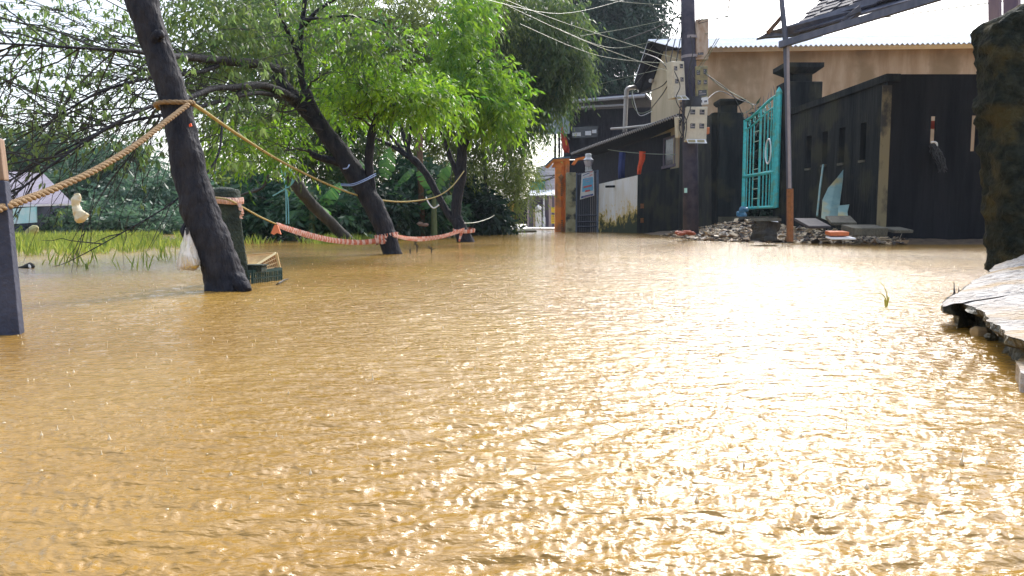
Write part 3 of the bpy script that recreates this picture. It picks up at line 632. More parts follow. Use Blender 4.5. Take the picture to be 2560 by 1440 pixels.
for k in range(7): mb.box(P(1404, 458 + k*5, Yo-.0), (.07, .08, .045))
for k in range(6): mb.box(P(1405, 552 + k*5, Yo-.0), (.07, .08, .045))
mb.build('relief', mat('worn_relief', (.25, .12, .05), (.40, .18, .07)), r_)
mb = MB(); mb.slab([P(1440, 396, Yo+.6), P(1462, 391, Yo+.6), P(1462, 398, Yo+.6), P(1446, 400, Yo+.6), P(1437, 412, Yo+.6), P(1430, 410, Yo+.6)], (0, .4, 0)); tag(mb.build('canopy_end', m_orange), 'short orange canopy end sticking out right of the orange gate column', 'canopy')
r_ = root('mossy_post', P(1426, 581, 30), 'pale concrete gate post streaked with black mould right of the orange column', 'post')
mb = MB(); mb.wall((ow(1413.5), 30.0), (ow(1437), 30.0), -.2, zz(431, 30), -.35); mb.build('post_body', mat('streaked_concrete', (.42, .40, .28), (.28, .26, .15), rough=.9, scale=3, c3=(.03, .035, .03), s3=2.6), r_, bevel=.02)
# inner metal gate with vertical bars and the banner
r_ = root('bar_gate', P(1466, 581, 30.2), 'dark metal gate of upright bars behind the hanging banner', 'gate')
for px in (1439, 1494):
    mb = MB(); mb.tube([P(px, 582, 30.1), P(px, 425 if px > 1450 else 433, 30.1)], .05, 6); mb.build('post', mat('blue_grey_steel', (.12, .17, .28), (.2, .25, .35)), r_)
mb = MB(); mb.slab([P(1440, 436, 30.3), P(1493, 425, 30.3), P(1493, 583, 30.3), P(1440, 583, 30.3)], (0, .05, 0)); mb.build('sheet_panel', plain('dark_steel_sheet', (.05, .06, .09)), r_)
for k in range(11):
    px = 1444 + k*4.6; mb = MB(); mb.tube([P(px, 582, 30.15), P(px, 432, 30.15)], .014, 5); mb.build('bar', m_pipe2 if k > 6 else m_steel, r_)
for py in (437, 539, 555, 567): 
    mb = MB(); mb.tube([P(1439, py, 30.1), P(1496, py - (10 if py < 500 else 1), 30.1)], .03, 6); mb.build('rail', m_steel, r_)
# banner hung on the gate; lettering too small to read in the photo: rows of strokes
r_ = root('banner', P(1467, 497, 29.9), 'pale blue vertical banner with red and blue lettering hanging on the bar gate', 'banner')
Ybn = 29.9
mb = MB(); mb.slab([P(1454, 434, Ybn), P(1484, 427, Ybn), P(1485.5, 489, Ybn), P(1450, 499, Ybn)], (0, .02, 0)); mb.build('sheet', m_white, r_)
mb = MB(); mb.slab([P(1457, 447, Ybn-.01), P(1482.5, 442, Ybn-.01), P(1483, 476, Ybn-.01), P(1455, 480, Ybn-.01)], (0, .006, 0)); mb.build('blue_field', plain('sky_blue_print', (.16, .50, .78)), r_)
mb = MB(); mb.slab([P(1453, 491, Ybn-.01), P(1483, 484, Ybn-.01), P(1483, 488.5, Ybn-.01), P(1452.5, 496, Ybn-.01)], (0, .006, 0)); mb.slab([P(1457, 438.5, Ybn-.01), P(1474, 431, Ybn-.01), P(1474, 433, Ybn-.01), P(1457, 440, Ybn-.01)], (0, .006, 0)); mb.build('navy_band', plain('navy_print', (.03, .08, .30)), r_)
random.seed(4); m_rp = plain('red_print', (.75, .10, .06)); m_pp = plain('pale_print', (.55, .35, .55))
for (px0, px1, py, hh) in ((1459, 1479, 466, 4.2), (1463, 1475, 476, 4.4), (1474, 1481, 437.5, 1.8), (1475, 1482, 429.5, 1.6)):
    mb = MB(); x = px0
    while x < px1:
        w_ = random.uniform(1.2, 2.2); y_ = py - (x - px0) * .22
        mb.slab([P(x, y_, Ybn-.02), P(x+w_*.8, y_-.2, Ybn-.02), P(x+w_*.8, y_+hh, Ybn-.02), P(x, y_+hh, Ybn-.02)], (0, .004, 0)); x += w_
    mb.build('red_lettering', m_rp, r_)
for (px0, px1, py, hh) in ((1460, 1477, 443, 1.4), (1461, 1478, 449, 1.6), (1464, 1476, 454, 1.4), (1458, 1478, 492, 1.6)):
    mb = MB(); x = px0
    while x < px1:
        w_ = random.uniform(1.0, 1.8); y_ = py - (x - px0) * .22
        mb.slab([P(x, y_, Ybn-.02), P(x+w_*.75, y_, Ybn-.02), P(x+w_*.75, y_+hh, Ybn-.02), P(x, y_+hh, Ybn-.02)], (0, .004, 0)); x += w_
    mb.build('small_lettering', m_pp, r_)
# white lantern-like lamp on the gate
r_ = root('gate_lantern', P(1470, 428, 30.2), 'white six sided lantern standing over the banner on the bar gate', 'lantern')
def loft(mb, c, prof, sides, Y):
    vs = []
    for (r_px, py) in prof:
        q = P(c, py, Y); rr = M(r_px, Y)
        vs += [q + Vector((rr*math.cos(2*math.pi*k/sides), rr*math.sin(2*math.pi*k/sides), 0)) for k in range(sides)]
    n_ = len(prof); mb.add(vs, [(i*sides+k, (i+1)*sides+k, (i+1)*sides+(k+1) % sides, i*sides+(k+1) % sides) for i in range(n_-1) for k in range(sides)] + [tuple(range(sides))[::-1], tuple((n_-1)*sides+k for k in range(sides))])
mb = MB(); loft(mb, 1471, [(13, 400), (8, 394), (8, 386), (6, 384)], 6, 30.2); mb.build('hood', m_white, r_)
mb = MB(); loft(mb, 1471, [(7, 416), (12, 402)], 6, 30.2); mb.build('glass_body', mat('frosted_glass', (.66, .62, .66), (.55, .5, .55)), r_)
mb = MB()
for dx in (-7, -3, 1, 5): mb.tube([P(1472+dx, 416, 30.2), P(1472+dx, 428, 30.2)], .03, 5)
mb.tube([P(1463, 428, 30.2), P(1481, 425, 30.2)], .03, 5); mb.build('stand', m_white, r_)
# flag
r_ = root('flag', P(1408, 388, 30.4), 'drooping red flag with a yellow patch on the orange gate column', 'flag')
mb = MB(); mb.tube([P(1404, 392, 30.4), P(1406, 308, 30.4)], .03, 6); mb.build('pole', m_pvc, r_)
vs = []; rows_ = [(1405, 1406, 312), (1403, 1411, 330), (1403, 1417, 346), (1406, 1421, 360), (1408, 1424, 372), (1411, 1422, 382)]
for (a, b_, py) in rows_:
    for k in range(5): vs.append(P(a + (b_-a)*k/4, py + 2*math.sin(k*1.7), 30.3 + .12*math.sin(k*2 + py)))
mb = MB(); mb.add(vs, [(i*5+k, i*5+k+1, (i+1)*5+k+1, (i+1)*5+k) for i in range(5) for k in range(4)]); o = mb.build('flag_cloth', m_red, r_, smooth=True); o.modifiers.new('s', 'SOLIDIFY').thickness = .02
mb = MB(); mb.slab([P(1413, 350, 30.1), P(1417, 352, 30.1), P(1418, 364, 30.1), P(1415, 362, 30.1)], (0, .02, 0)); mb.build('yellow_patch', plain('yellow_print', (.75, .5, .05)), o)
# ================================================================== FAR END OF THE LANE
Yh = 47.0
r_ = root('porch_house', P(1355, 567, Yh), 'small far house with white tin porch and green roof at the lane end', 'house')
def slabpx(mb, q, Y, t=.2): return mb.slab([P(a, b, Y) for a, b in q], (0, t, 0))
mb = MB(); slabpx(mb, [(1318, 486), (1392, 486), (1392, 568), (1318, 568)], Yh + 1.5, .2); mb.build('wall', plain('mauve_wall', (.16, .13, .19)), r_)
m_pier = plain('pinkish_wall', (.42, .32, .33)); mb = MB(); slabpx(mb, [(1372, 488), (1380, 488), (1380, 567), (1372, 567)], Yh + 1.2, .2); mb.build('side_pier', m_pier, r_); mb = MB(); slabpx(mb, [(1317, 488), (1322, 488), (1322, 566), (1317, 566)], Yh+.6, .3); mb.build('side_pier', plain('pinkish_wall', (.42, .32, .33)), r_)
mb = MB(); slabpx(mb, [(1332, 500), (1356, 500), (1356, 567), (1332, 567)], Yh + 1.3, .1); mb.build('door', plain('dark_door', (.05, .04, .06)), r_)
mb = MB(); mb.add([P(1317, 478, Yh+1.4), P(1392, 476, Yh+1.4), P(1390, 489, Yh-.3), P(1323, 490, Yh-.3)], [(0, 1, 2, 3)]); o = mb.build('porch_roof', m_roofw, r_); o.modifiers.new('s', 'SOLIDIFY').thickness = .06
mb = MB(); mb.tube([P(1360, 567, Yh), P(1360, 543, Yh)], M(3.2, Yh), 8); mb.tube([P(1360, 543, Yh), P(1359.5, 489, Yh)], M(1.6, Yh), 8); mb.build('porch_column', m_white, r_)
mb = MB(); slabpx(mb, [(1325, 455), (1364, 449), (1358, 476), (1323, 476)], Yh + 2, .2); mb.build('green_roof', plain('green_sheet', (.05, .28, .22)), r_)
mb = MB(); slabpx(mb, [(1366, 415), (1400, 405), (1400, 477), (1358, 477)], Yh + 2.3, .2); slabpx(mb, [(1340, 418), (1372, 410), (1372, 450), (1340, 454)], Yh + 2.6, .2); mb.build('grey_roof', mat('far_tin', (.60, .60, .68), (.42, .40, .48), scale=3, stretch=(.2, 1, 3)), r_)
r_ = root('gate_stone', P(1346, 568, 45), 'white pointed gate pillar in front of the far porch', 'pillar')
mb = MB(); slabpx(mb, [(1338.5, 524), (1353.5, 524), (1354, 568), (1339, 568)], 45, .35); mb.build('shaft', m_white, r_)
mb = MB(); loft(mb, 1346, [(6, 524), (8, 520), (8, 518), (1, 512)], 4, 45.2); mb.build('pointed_cap', m_white, r_)
mb = MB(); slabpx(mb, [(1333, 523), (1338, 523), (1338.5, 568), (1333.5, 568)], 45.1, .3); mb.build('side_strip', plain('buff_paint', (.45, .33, .24)), r_)
r_ = root('yellow_notice', P(1384, 559, 44), 'yellow notice board in two panels left of the orange gate column', 'sign')
mb = MB(); slabpx(mb, [(1378, 518), (1392, 518), (1392, 533), (1378, 531)], 44, .05); slabpx(mb, [(1378, 537), (1392, 537), (1392, 559), (1378, 559)], 44, .05); mb.build('panel', plain('yellow_paint', (.85, .62, .03)), r_)
mb = MB(); 
for py in (541, 545, 549, 553): slabpx(mb, [(1379.5, py), (1390, py), (1390, py+1), (1379.5, py+1)], 43.97, .01)
mb.build('lettering', plain('orange_print', (.5, .25, .05)), r_)
r_ = root('ochre_shed', P(1280, 560, 43), 'sunlit ochre shed wall glimpsed under the bamboo left of the far porch', 'shed')
mb = MB(); slabpx(mb, [(1264, 508), (1292, 500), (1292, 556), (1266, 556)], 43, .3); mb.build('wall', mat('ochre_paint', (.80, .42, .06), (.45, .22, .04), rough=.9, scale=2, stretch=(1, 1, .3)), r_)
mb = MB(); slabpx(mb, [(1262, 498), (1280, 494), (1282, 502), (1264, 506)], 42.8, .6); mb.build('roof', m_roofw, r_)
mb = MB(); slabpx(mb, [(1280, 534), (1288, 534), (1288, 556), (1280, 556)], 42.9, .08); mb.build('doorway', m_darkwood, r_)
mb = MB(); slabpx(mb, [(1292, 500), (1318, 495), (1318, 560), (1292, 560)], 45, .4); tag(mb.build('dark_shed', m_darkwood), 'dark shed wall between the ochre shed and the far porch', 'shed')
for i, (a, b_) in enumerate((((1325, 446), (1395, 432)), ((1322, 452), (1392, 440)), ((1328, 440), (1395, 436)))):
    mb = MB(); mb.tube(sag(P(*a, 41), P(*b_, 41), .25 - i*.1), .025, 5); tag(mb.build('overhead_cable', m_cable), ('lowest', 'middle', 'topmost')[(0, 1, 2)[i]] + ' dark cable sagging across the far tin roof left of the orange column', 'cable', 'cables over the far porch')
# ================================================================== FAR LEFT SHORE
r_ = root('shore_house', P(30, 560, 24), 'pale roofed low house with turquoise board on the far left shore', 'house')
mb = MB(); mb.slab([P(-60, 500, 24), P(88, 505, 24), P(88, 590, 24), P(-60, 590, 24)], (0, 3, 0)); mb.build('wall', plain('dark_blue_wall', (.035, .045, .09)), r_)
mb = MB(); mb.slab([P(-90, 425, 28), P(104, 436, 28), P(178, 512, 23.6), P(-90, 512, 23.6)], (0, .1, .05)); mb.build('roof', mat('pinkish_tin', (.26, .24, .30), (.18, .15, .19), scale=3, stretch=(3, .3, 1)), r_)
mb = MB(); mb.slab([P(-40, 514, 23.5), P(178, 509, 23.5), P(178, 513, 23.5), P(-40, 520, 23.5)], (0, .1, 0)); mb.build('eave_board', m_white, r_)
mb = MB(); mb.slab([P(28, 522, 23.4), P(90, 517, 23.4), P(91, 556, 23.4), P(31, 560, 23.4)], (0, .05, 0)); mb.build('painted_board', mat('turquoise_board', (.25, .62, .70), (.62, .74, .80), scale=2.2, rough=.6), r_)
mb = MB(); p = P(88, 590, 20); pts, rr_ = resample([P(66, 604, 19), P(76, 586, 19), P(88, 572, 19), P(95, 568, 19)], [.12, .14, .11, .03], 5); mb.tube(pts, rr_, 8, .2, 3); tag(mb.build('tree_stub', plain('pale_bark', (.34, .32, .14))), 'pale leaning stub of a cut trunk in the grass by the shore house', 'stump')
# ================================================================== ELECTRICITY POLE AND BOXES
Ye = 16.0
r_ = root('electricity_pole', P(1727, 568, Ye), 'stout dark concrete electricity pole carrying meter boxes and tangled cables', 'electricity pole')
mb = MB(); mb.tube([P(1727, 585, Ye), P(1726, 400, Ye), P(1723, 200, Ye), P(1720, 60, Ye), P(1719, -120, Ye)], [M(19.5, Ye), M(18.5, Ye), M(18, Ye), M(17, Ye), M(16, Ye)], 14); mb.build('shaft', mat('pole_concrete', (.03, .03, .06), (.075, .07, .10), rough=.85, scale=5, bump=.4), r_, smooth=True)
mb = MB(); mb.tube([P(1733, 292, Ye-.1), P(1733, 244, Ye-.1)], M(21, Ye), 12); mb.build('black_shroud', m_cable, r_, smooth=True)
for q_, w_ in ((146, 20), (98, 19)): mb = MB(); mb.tube([P(1724, q_, Ye), P(1724, q_-7, Ye)], M(w_, Ye), 14); mb.build('steel_band', m_pipe2, r_)
mb = MB(); mb.slab([P(1711, 470, Ye-.26), P(1718, 470, Ye-.26), P(1718, 482, Ye-.26), P(1711, 482, Ye-.26)], (0, .02, 0)); mb.build('number_plate', plain('mint_plate', (.45, .75, .70)), r_)
def meterbox(pos, wh, depth, rotz, roll, m, label, wins, flap, name='meter_box', flapw=None):
    """pos: world centre of the front face; windows given in fractions of the face"""
    w_, h_ = wh; r_ = root(name, pos, label, 'meter box', 'meter boxes on the electricity pole')
    rot = Matrix.Rotation(rotz, 3, 'Z') @ Matrix.Rotation(roll, 3, 'Y'); ax = (rot @ Vector((1, 0, 0)), rot @ Vector((0, 1, 0)), rot @ Vector((0, 0, 1)))
    Q = lambda u, v, d=0: Vector(pos) + ax[0]*(u*w_) + ax[2]*(v*h_) + ax[1]*d
    mb = MB(); mb.box(Q(0, 0, depth/2), (w_, depth, h_), ax); mb.build('case', m, r_, bevel=.008)
    mb = MB(); mb.box(Q(0, .02, -.006), (w_*.86, .012, h_*.9), ax); mb.build('door', m, r_, bevel=.004)
    for (u, v, a, b_) in wins:
        mb = MB()
        for du, dv_, p_, q_ in ((0, b_/2, a*1.15, .10*b_), (0, -b_/2, a*1.15, .10*b_), (a/2, 0, .1*a, b_), (-a/2, 0, .1*a, b_)):
            mb.box(Q(u+du, v+dv_, -.014), (p_*w_, .014, max(q_*h_, .008)), ax)
        wf = mb.build('window_frame', m, r_)
        mb = MB(); mb.box(Q(u, v, -.013), (a*w_, .006, b_*h_), ax); g_ = mb.build('meter_window', m_glassd, wf)
        mb = MB(); mb.box(Q(u, v - b_*.12, -.018), (a*w_*.7, .006, b_*h_*.16), ax); mb.box(Q(u - a*.2, v + b_*.2, -.018), (a*w_*.25, .006, b_*h_*.2), ax); mb.build('meter_dial', m_pipe2, wf)
    if flap:
        a0 = Q(-.45, -.44, -.015); a1 = Q(.45, -.44, -.015); dn = ax[2]*(-.13*h_) - ax[1]*.10
        mb = MB(); mb.slab([a0, a1, a1 + dn + ax[0]*.02, a0 + dn + ax[0]*.02], ax[1]*.012); fl = mb.build('open_flap', m_white, r_)
        mb = MB(); off = -ax[1]*.004
        for s0, s1 in ((.07, .45), (.55, .93)):
            mb.slab([a0.lerp(a1, s0) + dn*.18 + off, a0.lerp(a1, s1) + dn*.18 + off, a0.lerp(a1, s1) + dn*.8 + off, a0.lerp(a1, s0) + dn*.8 + off], -ax[1]*.003)
        mb.build('flap_window', m_meteryel, fl)
    return r_
four = [(-.2, .34, .26, .16), (.24, .34, .26, .16), (-.18, -.06, .26, .16), (.25, -.06, .26, .16)]
meterbox(P(1741, 310, Ye-.42), (M(50, Ye), M(82, Ye)), .18, R(-4), R(1), m_meter, 'clean cream four window meter box, lowest on the pole, its flap hanging open', four, True)
meterbox(P(1697, 199, Ye-.38), (M(36, Ye), M(86, Ye)), .2, R(24), R(-5), m_meter, 'cream meter box on the left of the pole, tilted, flap open', [(-.25, .3, .3, .13), (.22, .36, .3, .13), (-.22, -.05, .3, .13), (.22, 0, .3, .13)], True)
meterbox(P(1755, 98, Ye-.1), (M(30, Ye), M(96, Ye)), .16, R(-10), R(-1), m_meterrust, 'tall rust stained pale box, highest on the right of the pole', [(-.1, -.36, .5, .07)], False)
meterbox(P(1754, 206, Ye-.15), (M(30, Ye), M(78, Ye)), .16, R(-8), R(-2), m_meteryel, 'broken yellowed meter box right of the pole with its windows smashed open', [(-.25, .3, .3, .16), (.28, .32, .3, .16), (-.2, -.0, .3, .14), (.28, .0, .3, .14), (.05, -.33, .75, .2)], False)
meterbox(P(1757, 253, Ye-.2), (M(25, Ye), M(18, Ye)), .06, R(-10), R(-8), m_white, 'small white box cover hanging crooked under the yellowed meter box', [(-.2, 0, .3, .4), (.25, -.1, .3, .3)], False)
meterbox(P(1699, 318, Ye-.05), (M(14, Ye), M(50, Ye)), .1, R(20), R(-4), m_meter, 'narrow pale box wrapped in black wires on the left of the pole', [(0, .2, .5, .3)], False)
mb = MB(); mb.box(P(1768, 327, Ye-.3), (.075, .1, .14)); tag(mb.build('orange_box', plain('orange_plastic', (.6, .2, .08)), bevel=.01), 'small orange box beside the lowest cream meter box', 'box')
# ---- cables
random.seed(11)
def cable(pts, r, m, label, group='overhead cables'):
    p, _ = resample(pts, [1]*len(pts), 8); mb = MB(); mb.tube(p, r, 5, cap=False)
    return tag(mb.build('overhead_cable', m, org=p[0]), label, 'cable', group)
LBL1 = 'thin cable running from the meter box pole up left into the trees'
LBL2 = 'thin cable fanning from the pole up out of the top of the picture'
LBL3 = 'black wire drooping down the pole between the meter boxes'
top = lambda dx, y: P(1722+dx, y, Ye)
CL1 = ['from the tilted meter box to the top edge over the forked tree', 'sagging below the others over the drooping tree to the tilted meter box', 'sagging deepest from the treetops and rising out of the top edge', 'low over the drooping tree to the tall stained box height', 'almost level along the top edge to the pole top', 'lowest, crossing beside the drain pipe to the tilted meter box', 'crossing the dark tall tree to the upper pole', 'climbing from the drooping tree across the dark tall tree to the pole']
for (a, b_, c) in (((1240, -10, 12), (1420, 60, 14), (1700, 150, Ye)), ((1260, 10, 12), (1480, 110, 14), (1690, 185, Ye)),
                   ((1180, -10, 11), (1400, 34, 14), (1560, 0, 17)), ((1300, 60, 12), (1500, 140, 14), (1690, 160, Ye)),
                   ((1400, -20, 13), (1560, 5, 15), (1715, 15, Ye)), ((1500, 210, 22), (1600, 185, 19), (1690, 165, Ye)),
                   ((1450, 90, 14), (1560, 72, 15), (1712, 40, Ye)), ((1390, 70, 13), (1540, 120, 15), (1712, 80, Ye))):
    cable([P(*a), P(*b_), P(*c)], .0055, m_cablep, 'thin pale cable ' + CL1.pop(0))
CL2 = ['fanning from the upper pole down to the warehouse gable, steepest of the fan', 'fanning from the upper pole down to the drain pipe bend', 'running from the upper pole left into the dark tall tree', 'from the knot of wires down left to the loops by the drain pipe', 'from the knot of wires down across the pale gable wall', 'from the knot of wires bending up past the white roof corner', 'from the knot of wires straight up beside the pole', 'from the knot of wires up left to the gable edge', 'from the tilted meter box top up the left face of the pole']
for (a, b_, c) in (((1712, 20, Ye), (1650, 90, 17), (1585, 180, 19)), ((1712, 40, Ye), (1660, 120, 17), (1590, 210, 19)), ((1712, 30, Ye), (1640, 70, 16), (1560, 100, 17)),
                   ((1680, 180, Ye-.3), (1655, 215, Ye), (1600, 235, 18)), ((1680, 190, Ye-.3), (1660, 230, Ye), (1625, 275, 18)), ((1680, 175, Ye-.3), (1665, 130, Ye), (1700, -20, Ye+.5)),
                   ((1672, 170, Ye-.3), (1690, 90, Ye), (1714, 0, Ye)), ((1676, 190, Ye-.3), (1650, 150, Ye), (1600, 130, 18)), ((1690, 160, Ye-.3), (1706, 60, Ye), (1716, -60, Ye))):
    cable([P(*a), P(*b_), P(*c)], .011, m_cable, 'black cable ' + CL2.pop(0))
CL3 = ['from the tall stained box rising right towards the top edge', 'rising steeply right of the pole from the tall stained box', 'looping up right from the yellowed meter box, inner of two', 'looping up right from the yellowed meter box, outer of two', 'from the upper pole rising right over the white roof', 'nearly level over the white roof, passing above the awning post', 'rising close beside the pole out of the top edge', 'rising right over the white roof just below the top edge']
for (a, b_, c) in (((1740, 60, Ye), (1800, 10, 15), (1880, -50, 14)), ((1745, 50, Ye), (1790, -10, 15), (1800, -60, 15)), ((1745, 170, Ye-.2), (1800, 80, 15), (1830, -20, 14)),
                   ((1745, 180, Ye-.2), (1810, 70, 15.5), (1826, -30, 14)), ((1742, 60, Ye), (1860, 25, 14), (1900, -30, 13)), ((1755, 85, Ye), (2000, 70, 13), (2600, -10, 9)), ((1742, 30, Ye), (1770, 0, 15), (1775, -60, 15)),
                   ((1745, 50, Ye), (1880, 30, 14), (1950, -30, 13))):
    cable([P(*a), P(*b_), P(*c)], .008, m_cablep if a[0] > 1743 else m_cable, 'thin cable ' + CL3.pop(0))
CL5 = ['running the full height past the tilted and the lowest meter box', 'down the pole centre between the tilted and yellowed boxes', 'ending at the black shroud on the pole', 'wrapped over the narrow pale box, outer', 'wrapped over the narrow pale box, inner', 'highest on the pole beside the tall stained box']
for (pts) in (((1686, 178), (1700, 215), (1690, 250), (1715, 300), (1712, 350)), ((1730, 150), (1718, 200), (1728, 260), (1708, 320)), ((1738, 140), (1727, 190), (1735, 235), (1730, 262)),
              ((1700, 255), (1708, 285), (1698, 320), (1710, 345)), ((1704, 255), (1699, 290), (1712, 318), (1701, 345)), ((1726, 90), (1732, 130), (1724, 170), (1738, 200))):
    cable([P(a, b_, Ye-.5) for a, b_ in pts], .010, m_cable, 'black wire ' + CL5.pop(0), 'wires down the pole')
CL4 = ['pale cable from the yellowed meter box passing over the smaller pillar cap', 'black cable arching from the crooked white cover to the smaller pillar cap', 'black cable dropping from the yellowed meter box to the turquoise gate']
for pts in (((1764, 180, Ye-.3), (1800, 215, 17), (1880, 262, 19.5), (1858, 285, 20)), ((1766, 250, Ye-.2), (1800, 228, 17), (1850, 250, 19), (1890, 262, 20)), ((1764, 185, Ye-.3), (1830, 235, 18), (1858, 292, 20))):
    cable([P(*q) for q in pts], .011, m_cable if pts[0][1] != 180 else m_cablep, CL4.pop(0), 'cables to the gate')
# ================================================================== STREET POST AND TILED AWNING
Yt = 12.0
r_ = root('steel_post', P(1975, 600, Yt), 'slim steel post with rusty lower end standing in the rubble before the gate', 'post')
mb = MB(); mb.tube([P(1975, 604, Yt), P(1975, 472, Yt)], M(8.2, Yt), 6); mb.build('rusty_sleeve', m_rust, r_)
mb = MB(); mb.tube([P(1973, 472, Yt), P(1969, 250, Yt), P(1964, 100, Yt), P(1950, -40, Yt)], [M(7, Yt), M(7, Yt), M(7, Yt), M(6, Yt)], 8); mb.build('upper_post', m_steel, r_)
mb = MB(); mb.tube([P(1974, 470, Yt-.1), P(1971, 250, Yt-.1), P(1970, 105, Yt-.1)], M(3.4, Yt), 6); mb.build('grey_conduit', m_pipe2, r_)
r_ = root('tiled_awning', P(1975, 100, Yt), 'ragged tiled awning roof on timber beams jutting in at the top right', 'roof')
bA, bB = P(1950, 112, Yt), P(2420, -30, 9.6)
mb = MB(); d_ = (bB - bA).normalized(); mb.box((bA+bB)/2, ((bB-bA).length, .07, .10), (d_, d_.cross(Vector((0, 0, 1))).normalized(), Vector((0, 0, 1)))); mb.build('lower_beam', m_steel, r_)
mb = MB(); mb.slab([P(1892, 96, Yt+.2), P(1920, 80, Yt+.2), P(1985, 62, Yt), P(2100, 22, 11.4), P(2240, -30, 10.8), P(2240, 0, 10.8), P(2100, 52, 11.4), P(1985, 88, Yt), P(1918, 92, Yt+.2)], (.03, .12, 0)); mb.build('rafter', m_steel, r_)
mb = MB(); mb.slab([P(1917, 78, Yt+.1), P(1958, 32, Yt+.1), P(1966, 36, Yt+.1), P(1925, 84, Yt+.1)], (0, .06, 0)); mb.build('brace', m_barkb, r_)
for (x0_, y0_, x1_, y1_) in ((2098, 66, 2150, 28), (2190, 34, 2250, -8)):
    mb = MB(); mb.slab([P(x0_, y0_, 11.3), P(x0_+8, y0_-20, 11.3), P(x1_, y1_-16, 11), P(x1_+4, y1_, 11), P(x0_+40, y0_-8, 11.3)], (0, .05, 0)); mb.build('strut', m_steel, r_)
# tiles: stepped rows of curved tiles on the slope
T0 = P(1990, 70, Yt); Tr = (P(2340, -28, 10.3) - T0) ; Tu = (P(2062, -6, 12.9) - T0)
lr = Tr.length; lu = Tu.length; ur = Tr.normalized(); uu = Tu.normalized(); nr_ = ur.cross(uu).normalized()
if nr_.z < 0: nr_ = -nr_
mb = MB()
for j in range(18):
    for i in range(18):
        o_ = T0 + ur * (i * .27 - .05 + .03 * (j % 3)) + uu * (j * .20) + nr_ * (.02 * (i % 2) + .012 * j * 0 + random.uniform(0, .01))
        q_ = [o_, o_ + ur*.28, o_ + ur*.28 + uu*.26 + nr_*-.02, o_ + uu*.26 + nr_*-.02]
        mb.slab(q_, nr_*.025)
mb.build('tiles', m_tile, r_)
mb = MB(); o_ = T0 - nr_*.05 - uu*.12; mb.slab([o_, o_ + ur*4.6, o_ + ur*4.6 + uu*3.6, o_ + uu*3.6], nr_*.03); mb.build('underlay_board', m_steel, r_)
# ================================================================== NEAR RIGHT: ROUGH PILLAR AND BROKEN SLAB
def blob_wall():
    Yn_ = 4.6
    r_ = root('rough_pillar', P(2500, 680, Yn_), 'rough mossy stone pillar with rounded top at the right edge', 'pillar')
    prof = [(2486, 690), (2456, 672), (2458, 640), (2452, 600), (2460, 560), (2448, 500), (2452, 430), (2440, 350), (2432, 280), (2430, 200), (2424, 130), (2430, 85), (2452, 62), (2490, 48), (2530, 22), (2560, 8), (2640, -30), (2760, -40)]
    # closed section rows: sweep the profile as a horizontal rounded rectangle
    zs = []; rows_ = []
    for (px, py) in prof: q = P(px, py, Yn_ + .30); rows_.append((q.z, q.x))
    rows_ = [(zz(760, Yn_), rows_[0][1] + .02)] + rows_
    X1 = P(2900, 300, Yn_).x; vs = []; nper = 60; n_r = 0
    pts = []
    for a, b_ in zip(rows_[:-1], rows_[1:]):
        L_ = math.hypot(b_[0]-a[0], b_[1]-a[1]); k_ = max(2, int(L_/.025))
        for t in range(k_): pts.append((a[0] + (b_[0]-a[0])*t/k_, a[1] + (b_[1]-a[1])*t/k_))
    for (z, x) in pts:
        hw = (X1 - x) / 2; cx = (X1 + x) / 2; hd = .17
        for k in range(nper * 2):
            th = 2*math.pi*k/(nper*2); c_, s_ = math.cos(th), math.sin(th)
            e_ = .35; xx = cx + hw * math.copysign(abs(c_)**e_, c_); yy = Yn_ + .17 + hd * math.copysign(abs(s_)**e_, s_)
            w_ = Vector((xx, yy, z)); nn = .028*mnoise.noise(w_*5) + .03*mnoise.noise(w_*14) + .014*mnoise.noise(w_*40)
            dr = Vector((c_, s_, 0)).normalized() * nn; vs.append(w_ + dr)
        n_r += 1
    sd_ = nper*2; mb = MB(); mb.add(vs, [(i*sd_+k, i*sd_+(k+1) % sd_, (i+1)*sd_+(k+1) % sd_, (i+1)*sd_+k) for i in range(n_r-1) for k in range(sd_)] + [tuple((n_r-1)*sd_+k for k in range(sd_))])
    mb.build('stone_body', m_rock, r_, smooth=True)
blob_wall()
mb = MB(); mb.tube([P(2488, 100, 5.6), P(2487, -40, 5.6)], M(17, 5.6), 4); mb.tube([P(2530, 60, 5.7), P(2530, -60, 5.7)], M(22, 5.7), 4); tag(mb.build('timber_post', m_purple), 'pale squared timber posts rising behind the rough stone pillar', 'post')
def ledge():
    # outline of the broken top seen from the camera, counter-clockwise, with heights
    front = [(2487, 662, .115), (2470, 682, .10), (2440, 700, .095), (2400, 728, .09), (2372, 744, .085), (2350, 758, .075), (2362, 766, .08), (2395, 757, .085), (2425, 765, .09), (2455, 778, .09), (2470, 800, .088), (2500, 818, .09), (2522, 842, .09), (2556, 852, .09), (2600, 850, .09), (2660, 880, .09), (2800, 960, .09)]
    o = []
    for px, py, z in front: q = G(px, py, z); o.append((q.x, q.y, z))
    return o
lo_ = ledge()
r_ = root('broken_slab', (2.2, 3.0, 0), 'broken pale concrete slab edge jutting over the flood at the right foreground', 'slab')
def inside(x, y, poly):
    c = False; j = len(poly)-1
    for i in range(len(poly)):
        xi, yi = poly[i][:2]; xj, yj = poly[j][:2]
        if (yi > y) != (yj > y) and x < (xj-xi)*(y-yi)/(yj-yi+1e-12)+xi: c = not c
        j = i
    return c
